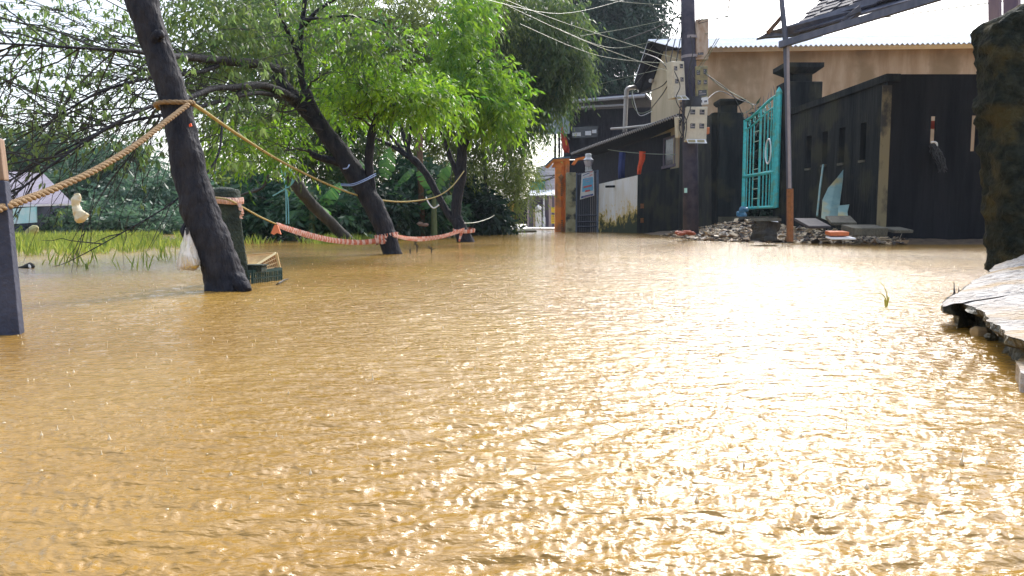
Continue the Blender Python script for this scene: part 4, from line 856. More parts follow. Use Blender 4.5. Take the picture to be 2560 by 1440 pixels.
def densify(poly, st=.02, amp=.012):
    o = []
    for a, b_ in zip(poly[:-1], poly[1:]):
        a = Vector(a); b_ = Vector(b_); n_ = max(1, int((b_-a).length/st))
        for k in range(n_):
            p = a.lerp(b_, k/n_); q = p*18; p.x += amp*mnoise.noise(q) + amp*.6*mnoise.noise(q*3); p.y += amp*1.2*mnoise.noise(q + Vector((9, 3, 1))); o.append(p)
    o.append(Vector(poly[-1])); return o
ring = densify(lo_)
NR = 46; vs = []
for j in range(NR):              # rows step inland from the broken edge to the wall foot, rising gently
    t = (j / (NR-1)) ** 1.4
    for k, p in enumerate(ring):
        tgt = Vector((4.6, p.y + .35 + .2*(p.y-2), .42))
        q = p.lerp(tgt, t * .99); hgt = p.z + (tgt.z - p.z) * (t ** .9)
        w_ = Vector((q.x*4, q.y*4, 0)); hgt += (.022*mnoise.noise(w_) + .018*mnoise.noise(w_*3.3) + .008*mnoise.noise(w_*9)) * min(1, .25 + t*6)
        vs.append(Vector((q.x, q.y, hgt)))
K = len(ring)
mb = MB(); mb.add(vs, [(j*K+k, (j+1)*K+k, (j+1)*K+k+1, j*K+k+1) for j in range(NR-1) for k in range(K-1)])
mb.build('slab_top', m_ledge, r_, smooth=False)
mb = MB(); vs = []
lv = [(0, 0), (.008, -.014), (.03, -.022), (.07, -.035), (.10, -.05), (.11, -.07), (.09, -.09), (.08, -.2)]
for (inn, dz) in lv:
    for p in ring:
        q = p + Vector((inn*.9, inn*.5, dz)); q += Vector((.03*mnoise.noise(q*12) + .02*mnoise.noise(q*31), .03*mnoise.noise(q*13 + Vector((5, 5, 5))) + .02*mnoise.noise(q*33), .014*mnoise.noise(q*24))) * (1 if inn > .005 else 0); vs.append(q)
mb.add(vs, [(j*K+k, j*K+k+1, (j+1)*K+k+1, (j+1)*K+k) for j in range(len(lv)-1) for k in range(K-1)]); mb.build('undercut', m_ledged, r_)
def rock(mb, c, s, seed, flat=.6):
    rr = random.Random(seed); vs = []; n1, n2 = 6, 8
    for i in range(n1+1):
        for k in range(n2):
            th = math.pi*i/n1; ph = 2*math.pi*k/n2; q = Vector((math.sin(th)*math.cos(ph), math.sin(th)*math.sin(ph), math.cos(th)*flat))
            vs.append(Vector(c) + q * s * (1 + .35*mnoise.noise(q*1.7 + Vector((seed*3.1, 0, 0)))))
    mb.add(vs, [(i*n2+k, (i+1)*n2+k, (i+1)*n2+(k+1) % n2, i*n2+(k+1) % n2) for i in range(n1) for k in range(n2)])
for i, (px, py, s) in enumerate(((2452, 832, .035), (2478, 842, .02))):
    mb = MB(); c = G(px, py, .01); rock(mb, c, s, i+2); tag(mb.build('wet_stone', m_ledged if i % 2 else mat('ochre_stone', (.35, .22, .08), (.18, .12, .06), scale=20)), ('larger ochre' if not i % 2 else 'small dark') + ' wet stone half sunk under the overhang of the broken slab', 'stone')
mb = MB()
for px, py, h in ((2386, 738, .055), (2398, 736, .03)): q = G(px, py, .05); mb.tube([q, q + Vector((-.004, 0, h))], [.006, .001], 4)
tag(mb.build('cut_stem', m_twig), 'two short dark stems sticking up at the edge of the broken slab', 'plant stem')
# near slab corner at the very edge of the frame
mb = MB(); a = [(2540, 905), (2556, 889), (2600, 880), (2700, 900), (2700, 990), (2590, 960), (2574, 938), (2552, 932), (2548, 918)]
mb.slab([G(x, y, .04) for x, y in a], (0, 0, -.07)); tag(mb.build('slab_fragment', m_ledge), 'pale broken slab fragment at the right edge near the camera', 'slab')
# thin grass sprig in the water
r_ = root('water_sprig', G(2216, 768), 'single yellow green grass sprig sticking out of the glittering water', 'plant')
q = G(2216, 768); Ys = q.y
for pts, rr_ in ((((2216, 768), (2218, 745), (2213, 722), (2200, 705)), .0028), (((2215, 766), (2212, 742), (2195, 733), (2165, 740)), .002), (((2216, 768), (2214, 755), (2212, 748)), .005), (((2216, 768), (2221, 750), (2222, 742)), .003)):
    mb = MB(); p, r2 = resample([P(a, b_, Ys) for a, b_ in pts], [rr_*1.3, rr_, rr_*.6, rr_*.3][:len(pts)], 5); mb.tube(p, r2, 5); mb.build('blade', plain('yellow_green', (.45, .42, .05)), r_)
# ================================================================== RUBBLE ON THE BANK
random.seed(21)
r_cols = [plain('rubble_pale', (.74, .60, .42)), plain('rubble_grey', (.24, .20, .15)), plain('rubble_dark', (.04, .03, .03)), plain('rubble_brown', (.30, .19, .10))]
def shards(n_, seed, mats, xr, label):
    rg = random.Random(seed)
    for mi, m in enumerate(mats):
        mb = MB()
        for _ in range(n_):
            # choose a spot by walking back from the waterline
            X_ = rg.uniform(3.6, 8.2); Yc = rg.uniform(12.2, 21.5); sd_ = shore_d(X_, Yc)
            if sd_ < -.06 or rg.random() > math.exp(-max(sd_ - .9, 0)*.5): continue
            if X_/Yc > (2260-1280)/F: continue
            if X_ > LX(Yc) - .1 and Yc > yb - .1 : continue
            c = Vector((X_, Yc, bank_z(X_, Yc) + .015))
            k_ = 2.0 if rg.random() < .16 else 1; s1, s2, s3 = k_*rg.uniform(.02, .085), k_*rg.uniform(.012, .05), rg.uniform(.004, .018)
            rot = Matrix.Rotation(rg.uniform(0, 6.3), 3, 'Z') @ Matrix.Rotation(rg.gauss(0, .35), 3, 'X') @ Matrix.Rotation(rg.gauss(0, .35), 3, 'Y')
            ax = [rot @ Vector(v) for v in ((1, 0, 0), (0, 1, 0), (0, 0, 1))]
            mb.slab([c + ax[0]*s1 + ax[1]*s2*rg.uniform(.2, 1), c - ax[0]*s1*rg.uniform(.3, 1) + ax[1]*s2, c - ax[0]*s1 - ax[1]*s2*rg.uniform(.2, 1), c + ax[0]*s1*rg.uniform(.2, 1) - ax[1]*s2], ax[2]*s3)
        o = mb.build('rubble', m); tag(o, kind='stuff')
shards(3600, 5, r_cols, (1640, 2260), '')
# named lumps
def slabat(name, q, Y, t, m, label, cat, lift=(0, 0, 0)):
    mb = MB(); mb.slab([P(a, b_, Y) for a, b_ in q], t); return tag(mb.build(name, m), label, cat)
def block(px0, px1, py0, py1, Y, dep, m, name, label, cat, rotz=0.0, tilt=0.0):
    c = P((px0+px1)/2, (py0+py1)/2, Y); w_, h_ = M(px1-px0, Y), M(py1-py0, Y)
    rot = Matrix.Rotation(rotz, 3, 'Z') @ Matrix.Rotation(tilt, 3, 'X'); ax = tuple(rot @ Vector(v) for v in ((1, 0, 0), (0, 1, 0), (0, 0, 1)))
    mb = MB(); n_ = 6
    mb.box(c + ax[1]*dep/2, (w_, dep, h_), ax); return tag(mb.build(name, m, bevel=.012), label, cat)
block(2132, 2222, 570, 590, 12.0, .4, m_concrete, 'concrete_block', 'long grey concrete block lying right of the orange brick in the rubble', 'block', .08, R(8))
block(2080, 2140, 556, 564, 12.6, .5, m_concrete, 'concrete_slab', 'flat grey slab lying tilted below the leaning turquoise sheet', 'slab', -.2, R(14))
block(2020, 2080, 565, 572, 12.4, .5, mat('dark_slab', (.04, .04, .05), (.08, .07, .08)), 'concrete_slab', 'flat dark slab in the rubble right of the steel post', 'slab', .15, R(16))
block(2076, 2124, 580, 590, 11.8, .2, m_brick, 'brick', 'bright orange brick on the rubble above the white board', 'brick', .05, R(6))
block(2078, 2140, 595, 600, 11.7, .25, m_white, 'white_board', 'flat white board lying at the waterline under the orange brick', 'board', -.05, R(6))
block(1928, 1950, 560, 570, 12.6, .12, m_white, 'white_chip', 'small square white chip beside the stump in the rubble', 'tile', .4, R(50))
block(2230, 2290, 575, 583, 12.2, .3, m_concrete, 'concrete_slab', 'low dark slab at the foot of the black front wall', 'slab', .3, R(10))
r_ = root('tree_stump', P(1914, 598, 12.3), 'dark round stump with a cracked flat top standing in the rubble', 'stump')
mb = MB(); pts = [P(1912, 602, 12.3), P(1913, 580, 12.3), P(1915, 560, 12.3), P(1916, 553, 12.3)]; p, r2 = resample(pts, [.22, .205, .20, .20], 5); mb.tube(p, r2, 20, .35, 4); mb.build('stump_body', m_bark2, r_)
mb = MB(); p = P(1915, 553, 12.3); mb.tube([p, p + Vector((0, 0, .05))], [.24, .225], 18, .15, 8); mb.build('stump_top', m_concrete, r_)
mb = MB(); p = P(1714, 585, 15.3); 
for i in range(5): rock(mb, p + Vector((random.uniform(-.2, .2), random.uniform(-.1, .1), random.uniform(-.02, .05))), .09, i+30, .5)
tag(mb.build('crumpled_cloth', plain('dull_red_cloth', (.42, .12, .07))), 'crumpled dull red cloth on the rubble at the foot of the electricity pole', 'cloth')
mb = MB(); p = P(1856, 526, 19.2)
for i in range(7): rock(mb, p + Vector((random.uniform(-.08, .08), random.uniform(-.05, .05), random.uniform(-.2, .05))), .09, i+60, .8)
tag(mb.build('plastic_bag', plain('blue_plastic', (.08, .25, .42), .3)), 'crumpled blue plastic bag at the left foot of the turquoise gate', 'bag')
# turquoise sheet leaning on the wall (curved blade outline)
Ys_ = 14.0
def leaning(name, q, Y0, Y1, m, label, cat):
    mid = sum(a[1] for a in q)/len(q); lo_y = max(a[1] for a in q); hi_y = min(a[1] for a in q)
    mb = MB(); mb.slab([P(a, b_, Y0 + (Y1-Y0)*(lo_y-b_)/(lo_y-hi_y)) for a, b_ in q], (.012, .015, 0)); return tag(mb.build(name, m), label, cat)
m_sheet = mat('faded_turquoise', (.14, .27, .28), (.22, .36, .36), rough=.6, scale=4, c3=(.36, .32, .16), s3=2.4)
leaning('leaning_sheet', [(2053, 545), (2056, 500), (2070, 470), (2092, 445), (2108, 424), (2107, 450), (2100, 500), (2094, 549), (2070, 552)], 13.3, 14.6, m_sheet, 'tall curved faded turquoise sheet leaning on the slotted wall', 'sheet')
leaning('leaning_sheet', [(2094, 549), (2096, 514), (2123, 511), (2118, 530), (2120, 548)], 13.0, 13.6, m_sheet, 'small faded turquoise sheet leaning right of the tall curved one', 'sheet')
mb = MB(); mb.tube([P(2043, 540, 13.9), P(2050, 470, 14.4), P(2058, 412, 15.2)], .02, 6); tag(mb.build('leaning_pipe', m_sheet), 'thin pipe leaning on the slotted wall beside the turquoise sheet', 'pipe')
# tangle hanging from the slot in the black front wall
r_ = root('hanging_tangle', P(2335, 356, yb - .05), 'tangle of pale edged black plastic hanging from the slot in the black wall', 'plastic')
mb = MB(); rg = random.Random(8)
for k in range(26):
    pts = [P(2332 + rg.uniform(-3, 6), 358 + rg.uniform(0, 8), yb-.08)]
    for j in range(4): pts.append(P(2336 + j*7 + rg.uniform(-12, 12), 372 + j*17 + rg.uniform(-10, 10), yb - .08 - rg.uniform(0, .1)))
    p, r2 = resample(pts, [.012, .014, .012, .01, .006], 4); mb.tube(p, r2, 4)
mb.build('strands', m_cable, r_)
mb = MB(); p, r2 = resample([P(2328, 356, yb-.12), P(2334, 355, yb-.12), P(2341, 358, yb-.12), P(2343, 366, yb-.12)], [.02, .018, .02, .01], 4); mb.tube(p, r2, 5); mb.build('pale_edge', m_white, r_)
mb = MB(); mb.slab([P(2320, 302, yb+.6), P(2350, 302, yb+.6), P(2350, 322, yb+.6), P(2320, 322, yb+.6)], (0, .03, 0)); tag(mb.build('orange_board', m_orangec), 'bright orange board glimpsed through the slot of the black wall', 'board')
# ================================================================== NEAR LEFT: POSTS, TRUNK, ROPES
Y0 = 2.4
r_ = root('wooden_post', G(33, 835), 'leaning slate grey squared post with lit top coloured tan at the left edge', 'post')
def leanbox(mb, a, b_, wa, wb, rot=.35):
    a = Vector(a); b_ = Vector(b_); c, s = math.cos(rot), math.sin(rot); vs = []
    for q, w_ in ((a, wa), (b_, wb)):
        for u, v in ((-1, -1), (1, -1), (1, 1), (-1, 1)): vs.append(q + Vector(((u*c - v*s)*w_/2, (u*s + v*c)*w_/2, 0)))
    mb.hexa(vs)
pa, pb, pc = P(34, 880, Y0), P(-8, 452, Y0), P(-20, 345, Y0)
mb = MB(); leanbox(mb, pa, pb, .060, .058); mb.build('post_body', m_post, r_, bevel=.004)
mb = MB(); leanbox(mb, pb, pc, .0575, .055); mb.build('lit_top', m_littop, r_, bevel=.006)  # tan upper end: light on the post put into its colour
Yk_ = 4.45
r_ = root('stone_post', G(598, 710), 'dark mossy squared post with rounded top behind the big leaning trunk', 'post')
pa, pb = P(598, 740, Yk_), P(566, 492, Yk_); mb = MB(); leanbox(mb, pa, pb, .125, .118, .5); mb.build('post_body', m_postdark, r_, bevel=.012)
mb = MB(); p, r2 = resample([P(566, 498, Yk_), P(565, 482, Yk_), P(564, 474, Yk_), P(564, 468, Yk_)], [.078, .080, .070, .03], 4); mb.tube(p, r2, 12, .1); mb.build('rounded_top', m_postdark, r_, smooth=True)
Y1 = 4.0
tr1 = root('leaning_tree', G(568, 726), 'big dark bare leaning trunk in the flood, wrapped by the thick rope', 'tree')
spec = [(570, 770, Y1, 116), (566, 715, Y1, 100), (552, 665, Y1, 92), (530, 600, Y1, 88), (508, 545, Y1, 90), (492, 500, Y1, 84), (470, 410, Y1, 80), (452, 330, Y1, 72), (437, 260, Y1, 68), (418, 195, Y1, 66), (396, 130, Y1, 70), (382, 90, Y1, 68), (356, 0, Y1, 74), (325, -110, Y1, 80)]
mb = MB(); p, r2 = resample([P(a, b_, c) for a, b_, c, _ in spec], [w_/2*c/F for _, _, c, w_ in spec], 14); mb.tube(p, r2, 40, .13, 2, fr=9)
mb.build('trunk', m_bark, tr1, smooth=True)
for (px, py, s, w3) in ((468, 566, .022, 1), (386, 92, .030, 2), (500, 460, .02, 3), (486, 700, .03, 4)):
    pass
mb = MB(); c = P(470, 580, Y1-.02); p, r2 = resample([P(492, 560, Y1), P(472, 570, Y1), P(464, 582, Y1-.02), P(470, 600, Y1)], [.03, .035, .028, .01], 5); mb.tube(p, r2, 12, .3, 5, fr=20)
mb.build('knot', m_bark, tr1, smooth=True); mb = MB()
p2, r3 = resample([P(385, 110, Y1-.03), P(398, 88, Y1-.06), P(404, 96, Y1-.05)], [.035, .035, .012], 5); mb.tube(p2, r3, 10, .3, 7, fr=20); mb.build('knot', m_bark, tr1, smooth=True)
mb = MB(); c = P(472, 311, Y1-.10); mb.slab([c, c + Vector((.010, 0, .006)), c + Vector((.014, 0, -.008)), c + Vector((.002, 0, -.012))], (0, .01, 0)); mb.build('orange_tag', m_orangec, tr1)
# roots flare
for (a, b_) in (((540, 700), (524, 735)), ((590, 700), (618, 722)), ((565, 700), (560, 735))):
    mb = MB()
    p, r2 = resample([P(*a, Y1-.03), P((a[0]+b_[0])/2, (a[1]+b_[1])/2, Y1-.06), P(b_[0], b_[1]+8, Y1-.08)], [.05, .04, .03], 5); mb.tube(p, r2, 10, .2, 3, fr=12); mb.build('root', m_bark, tr1, smooth=True)
# ---- rope helper: three twisted strands
def rope(name, pts, rad, m, label, group=None, parent=None, pitch=7.0, sub=1.0, taper=None):
    pts = [Vector(q) for q in pts]; cum = [0]
    for a, b_ in zip(pts[:-1], pts[1:]): cum.append(cum[-1] + (b_-a).length)
    L_ = cum[-1]; st = rad * 0.9 * sub; n_ = int(L_/st) + 2
    out_ = []; j = 0
    for i in range(n_):
        s_ = L_*i/(n_-1)
        while j < len(cum)-2 and cum[j+1] < s_: j += 1
        out_.append(pts[j].lerp(pts[j+1], (s_-cum[j])/max(cum[j+1]-cum[j], 1e-9)))
    mb = MB()
    for k in range(3):
        line = []
        for i, q in enumerate(out_):
            d_ = (out_[min(i+1, n_-1)] - out_[max(i-1, 0)]).normalized(); a = d_.cross(Vector((0, 0, 1))); a = a.normalized() if a.length > .05 else Vector((1, 0, 0)); b_ = d_.cross(a)
            th = 2*math.pi*(k/3) + (L_*i/(n_-1)) * 2*math.pi/(rad*pitch); line.append(q + (a*math.cos(th) + b_*math.sin(th))*rad*.5)
        mb.tube(line, rad*.56, 6)
    o = mb.build(name, m, parent, smooth=True)
    if parent is None: tag(o, label, 'rope', group)
    return o
lp, _ = resample([P(-40, 535, 2.28), P(25, 512, 2.42), P(130, 474, 2.7), P(240, 424, 3.0), P(340, 362, 3.35), P(420, 300, 3.7), P(470, 262, 3.93)], [1]*7, 10)
rope('thick_rope', lp, .0135, m_rope, 'thick brown twisted rope from the left post up to the big leaning trunk')
loop = []
c0 = P(436, 262, Y1)
for k in range(29):
    th = -math.pi*.02 - 2*math.pi*k/28; loop.append(c0 + Vector((.092*math.cos(th), .092*math.sin(th), .012*math.cos(th) + .006*math.sin(th*2))))
rope('rope_loop', loop, .0125, m_rope, 'loop of twisted rope wound round the big leaning trunk')
rp_ = [P(474, 254, Y1-.02), P(520, 285, 4.5), P(600, 340, 5.3), P(700, 402, 6.5), P(800, 452, 7.7), P(880, 484, 8.5), P(950, 500, 9.3), P(1020, 504, 10.3), P(1090, 492, 12), P(1130, 466, 13.2), P(1160, 428, 14.1)]
lp, _ = resample(rp_, [1]*len(rp_), 10)
rope('long_rope', lp, .0105, m_ropey, 'long yellowish rope sagging from the big leaning trunk past two trees', pitch=8)
lp, _ = resample([P(540, 494, 4.35), P(573, 500, 4.3), P(610, 520, 4.55), P(650, 542, 5.0), P(690, 560, 5.6)], [1]*5, 8)
rope('thin_rope', lp, .006, m_ropey, 'thin yellow rope from the mossy post to the start of the striped tape')
# ---- tape: ribbon between posts
def ribbon(name, pts, wid, label, period=.10, parent=None, twist=0, cat='tape'):
    p, wv = resample(pts, wid, 10); vs = []; cum = 0; su = []
    for i, q in enumerate(p):
        d_ = (p[min(i+1, len(p)-1)] - p[max(i-1, 0)]).normalized(); up = Vector((0, 0, 1)) - d_*d_.z; up.normalize(); n_ = d_.cross(up)
        t = .25*math.sin(i*.7) + twist*i; u = up*math.cos(t) + n_*math.sin(t)
        vs += [q + u*wv[i]/2 + n_*.006*math.sin(i), q + n_*.012, q - u*wv[i]/2 + n_*.006*math.cos(i*1.3)]
    mb = MB(); mb.add(vs, [(3*i+k, 3*i+k+1, 3*i+k+4, 3*i+k+3) for i in range(len(p)-1) for k in range(2)])
    o = mb.build(name, m_tape, parent, smooth=True)
    at = o.data.attributes.new('su', 'FLOAT', 'POINT'); s_ = 0; arr = []
    # stripes spaced along the ribbon; resampled finely enough by the span count
    for i, q in enumerate(p):
        if i: s_ += (q - p[i-1]).length
        arr += [s_/period]*3
    at.data.foreach_set('value', arr)
    if parent is None: tag(o, label, cat)
    return o
m = .07
tp = [P(690, 561, 5.6), P(720, 572, 6.2), P(780, 590, 7.2), P(840, 602, 8.0), P(900, 606, 8.4), P(950, 601, 8.55)]
def fine(tp, n): p, _ = resample(tp, [1]*len(tp), n); return p
def tape(tp, w_, label):
    p = fine(tp, 14); ribbon('striped_tape', p, [w_*(.55 + .45*min(1, i/25)) for i in range(len(p))], label, period=.085)
tape(tp, .058, 'orange and white striped tape sagging from the thin rope to the second tree')
tape([P(983, 588, 8.5), P(1020, 596, 9.6), P(1060, 597, 11.0), P(1110, 590, 12.8), P(1160, 574, 14.0)], .068, 'orange and white striped tape from the second tree to the forked tree')
cc = P(966, 592, 8.72); ring_ = [cc + Vector((.125*math.cos(t), .125*math.sin(t), .02*math.cos(t))) for t in [2*math.pi*k/24 for k in range(25)]]
ribbon('tape_wrap', ring_, [.075]*25, 'orange and white tape wrapped round the foot of the second tree', .05)
ribbon('tape_wrap', [x + Vector((0, 0, .02*math.sin(i)-.035)) for i, x in enumerate(ring_)], [.05]*25, 'lower turn of tape wrapped round the foot of the second tree', .05)
cc = P(566, 502, Yk_); ring_ = [cc + Vector((.088*math.cos(t), .088*math.sin(t), .004*math.sin(2*t))) for t in [2*math.pi*k/24 for k in range(25)]]
m_tapeo = mat('faded_tape', (.80, .42, .32), (.75, .58, .50), rough=.5, scale=20)
o = ribbon('tape_wrap', ring_, [.040]*25, 'faded orange tape knotted round the top of the mossy post', .3); o.data.materials[0] = m_tapeo
o = ribbon('tape_end', [P(597, 508, 4.35), P(602, 520, 4.34), P(605, 535, 4.35), P(603, 545, 4.34)], [.02, .025, .02, .03], 'loose orange tape end hanging from the knot on the mossy post', .3); o.data.materials[0] = m_tapeo
mb = MB(); mb.slab([P(686, 562, 5.55), P(693, 562, 5.55), P(702, 586, 5.55), P(692, 582, 5.55), P(684, 587, 5.55), P(677, 583, 5.55)], (0, .02, 0)); tag(mb.build('tape_tassel', plain('orange_red_tape', (.75, .22, .10))), 'short orange tape tassel hanging where the thin rope meets the tape', 'tape')
cc = P(1160, 576, 14.2); ring_ = [cc + Vector((.2*math.cos(t), .2*math.sin(t), .02*math.sin(t))) for t in [2*math.pi*k/20 for k in range(21)]]
ribbon('tape_wrap', ring_, [.07]*21, 'orange and white tape tied round the foot of the forked tree', .12)
o = ribbon('tape_end', [P(1158, 576, 13.9), P(1152, 588, 13.9), P(1148, 604, 13.9)], [.04, .05, .03], 'loose tape end trailing from the foot of the forked tree', .12)
# ---- hanging bags
r_ = root('hanging_bag', P(200, 552, 3.3), 'small yellowish plastic bag hanging from a twig below the thick rope', 'bag')
vs = []; prof = [(186, 488, 3), (196, 487, 5), (192, 498, 13), (190, 510, 11), (191, 517, 11), (194, 528, 13), (202, 540, 19), (206, 546, 18), (210, 550, 9)]
mb = MB(); p, r2 = resample([P(a, b_, 3.3) for a, b_, _ in prof], [M(w_*.85, 3.3) for _, _, w_ in prof], 7); mb.tube(p, r2, 24, .3, 3, fr=45); mb.build('bag_film', mat('milky_plastic', (.52, .42, .20), (.60, .56, .44), rough=.35, scale=18), r_, smooth=True)
mb = MB(); mb.tube([P(188, 490, 3.3), P(186, 470, 3.3), P(190, 440, 3.3)], .0015, 4); mb.build('tie', m_cable, r_)
r_ = root('net_bag', P(472, 674, 3.9), 'clear plastic bag with yellow lump inside hanging on the left of the big leaning trunk', 'bag')
mm, n_, b_ = newmat('clear_film'); b_.inputs['Base Color'].default_value = (.85, .82, .80, 1); b_.inputs['Roughness'].default_value = .3
tr_ = n_.nodes.new('ShaderNodeBsdfTransparent'); mx = n_.nodes.new('ShaderNodeMixShader'); wv = n_.nodes.new('ShaderNodeTexNoise'); wv.inputs['Scale'].default_value = 60
mpp = n_.nodes.new('ShaderNodeMapping'); mpp.inputs['Scale'].default_value = (1, 1, .06); ge = n_.nodes.new('ShaderNodeNewGeometry'); n_.links.new(ge.outputs['Position'], mpp.inputs[0]); n_.links.new(mpp.outputs[0], wv.inputs['Vector'])
mr = n_.nodes.new('ShaderNodeMapRange'); mr.inputs[1].default_value = .35; mr.inputs[2].default_value = .65; mr.inputs[3].default_value = .25; mr.inputs[4].default_value = .8; n_.links.new(wv.outputs['Fac'], mr.inputs[0])
n_.links.new(mr.outputs[0], mx.inputs[0]); n_.links.new(tr_.outputs[0], mx.inputs[1]); n_.links.new(b_.outputs[0], mx.inputs[2]); n_.links.new(mx.outputs[0], n_.nodes['Material Output'].inputs[0])
prof = [(468, 570, 4), (468, 590, 8), (469, 610, 15), (470, 630, 21), (471, 650, 26), (472, 665, 28), (474, 673, 20), (474, 676, 6)]
mb = MB(); p, r2 = resample([P(a, b2, 3.9) for a, b2, _ in prof], [M(w_, 3.9) for _, _, w_ in prof], 5); mb.tube(p, r2, 22, .12, 5, fr=30); mb.build('bag_film', mm, r_, smooth=True)
prof = [(472, 640, 6), (471, 648, 20), (472, 660, 24), (474, 670, 21), (474, 674, 8)]
mb = MB(); p, r2 = resample([P(a, b2, 3.9) for a, b2, _ in prof], [M(w_, 3.9) for _, _, w_ in prof], 5); mb.tube(p, r2, 18, .3, 8, fr=40); mb.build('yellow_contents', mat('sodden_yellow', (.72, .50, .14), (.50, .33, .10), scale=40), r_, smooth=True)
mb = MB(); mb.slab([P(462, 572, 3.88), P(472, 568, 3.88), P(470, 584, 3.88), P(466, 588, 3.88)], (0, .01, 0)); mb.build('black_handle', m_cable, r_)
# ---- crates
Yc_ = 4.5
r_ = root('plastic_crate', G(665, 708), 'dark green slotted plastic crate half sunk beside the mossy post', 'crate')
def cratepanel(mb, a, b_, z0, z1, th, nb, nh, u_rim=.018):
    a = Vector(a); b_ = Vector(b_); D = b_-a; L_ = D.length; u = D/L_; nn = Vector((u.y, -u.x, 0))*th; up = Vector((0, 0, 1))
    def bar(s0, s1, h0, h1): mb.slab([a + u*s0 + up*h0, a + u*s1 + up*h0, a + u*s1 + up*h1, a + u*s0 + up*h1], nn)
    bar(0, L_, z1-u_rim, z1); bar(0, L_, z0, z0+.012)
    for k in range(nb+1): s_ = (L_-.006)*k/nb; bar(s_, s_+.007, z0+.012, z1-u_rim)
    for k in range(1, nh): h = z0 + (z1-z0)*k/nh; bar(0, L_, h, h+.006)
ca, cb = P(650, 668, Yc_+.0), P(704, 684, Yc_+.25)
A_ = Vector((ca.x-.02, 4.42, 0)); B_ = Vector((P(704, 690, 4.72).x, 4.72, 0)); zt = zz(674, 4.5); U_ = (B_-A_); N_ = Vector((-U_.y, U_.x, 0)).normalized()*.24
mb = MB(); cratepanel(mb, A_, B_, -.08, zt, .006, 16, 3); mb.build('front_panel', m_crateg, r_)
mb = MB(); cratepanel(mb, A_+N_, A_, -.08, zt, .006, 12, 3); mb.build('side_panel', m_crateg, r_)
mb = MB(); cratepanel(mb, B_, B_+N_, -.08, zt, .006, 12, 3); mb.build('side_panel', m_crateg, r_)
mb = MB(); cratepanel(mb, B_+N_, A_+N_, -.08, zt, .006, 12, 3); mb.build('back_panel', m_crateg, r_)
mb = MB(); q = P(640, 671, 4.50); mb.box(q, (.10, .10, .035)); mb.box(q + Vector((.003, 0, .021)), (.11, .11, .006)); tag(mb.build('wooden_block', m_postdark), 'dark wooden block on the green crate beside the mossy post', 'block')
r_ = root('tipped_crate', P(660, 690, 4.65), 'tipped beige lattice crate lying on the dark green crate', 'crate')
# a lattice panel facing the camera between four corners and a solid far side
cs = [P(643, 661, 4.62), P(690, 632, 4.75), P(702, 684, 4.78), P(668, 676, 4.66)]
mb = MB()
def strip(a, b_, w_, t=(0, .006, 0)):
    a = Vector(a); b_ = Vector(b_); d_ = (b_-a).normalized(); s_ = d_.cross(Vector((0, 1, 0))).normalized()*w_/2; mb.slab([a-s_, b_-s_, b_+s_, a+s_], t)
strip(cs[0], cs[1], .014); strip(cs[1], cs[2], .014)
mb.build('rim', plain('pale_beige', (.80, .66, .36)), r_)
mb = MB()
for k in range(1, 5):
    a = cs[0].lerp(cs[2], k/5.0) if k > 3 else cs[0].lerp(cs[3], k/4); b_ = cs[1].lerp(cs[2], k/4.5); strip(a + Vector((0, .004, 0)), b_ + Vector((0, .004, 0)), .006)
for k in range(1, 9):
    a = cs[0].lerp(cs[1], k/9); b_ = cs[3].lerp(cs[2], k/9); strip(a + Vector((0, .006, 0)), b_ + Vector((0, .006, 0)), .005)
mb.build('lattice', m_crateb, r_)
mb = MB(); mb.slab([c + Vector((0, .03, 0)) for c in cs], (0, .005, 0)); mb.build('inner_face', plain('brown_plastic', (.42, .20, .07)), r_)
mb = MB(); mb.slab([P(617, 637, 4.9), P(688, 632, 4.9), P(670, 662, 4.8), P(620, 660, 4.8)], (0, .01, 0)); mb.build('far_side', mat('tan_panel', (.42, .26, .12), (.60, .42, .18), scale=30), r_)
mb = MB(); mb.tube([P(617, 637, 4.88), P(688, 632, 4.88)], .005, 5); mb.build('far_rim', m_crateb, r_)
mb = MB(); p, r2 = resample([G(690, 712, .0), G(700, 706, .012), G(710, 700, .012), G(722, 697, .0)], [.004, .005, .004, .002], 5); mb.tube(p, r2, 5); tag(mb.build('floating_stick', m_twig), 'short dark stick floating in front of the crates', 'stick')
r_ = root('driftwood', G(60, 668), 'dark pointed driftwood with pale patches floating right of the left post', 'driftwood')
mb = MB(); Yd = G(60, 670).y; p, r2 = resample([P(38, 671, Yd), P(60, 668, Yd), P(74, 663, Yd), P(84, 668, Yd)], [.006, .014, .022, .012], 5); mb.tube(p, r2, 8, .3, 3, fr=20); mb.build('wood_body', m_twig, r_)
mb = MB(); p, r2 = resample([P(72, 661, Yd-.03), P(74, 666, Yd-.03), P(76, 671, Yd-.03)], [.005, .01, .006], 3); mb.tube(p, r2, 6); mb.build('pale_patch', m_white, r_)
# flooded stalks: dark twigs near the second tree
for i, (px, py, h, lab) in enumerate(((1042, 630, .10, 'short dark forked stalk in the water just right of the second tree'), (1136-98, 612, .06, 'tiny dark stalk in the water beside the second tree'), (1078, 632, .07, 'low dark twig poking out of the water, rightmost of the stalks'), (1026, 634, .05, 'low bent dark twig in the water between the stalks'))):
    q = G(px, py); mb = MB(); rg = random.Random(i)
    mb.tube([q - Vector((0, 0, .03)), q + Vector((rg.uniform(-.01, .01), 0, h))], [.010, .006], 5)
    for k in range(3): a = q + Vector((0, 0, h*(.4+.2*k))); mb.tube([a, a + Vector((rg.uniform(-.05, .05), 0, h*.4))], [.006, .003], 4)
    tag(mb.build('flooded_stalk', m_twig), lab, 'plant stalk')
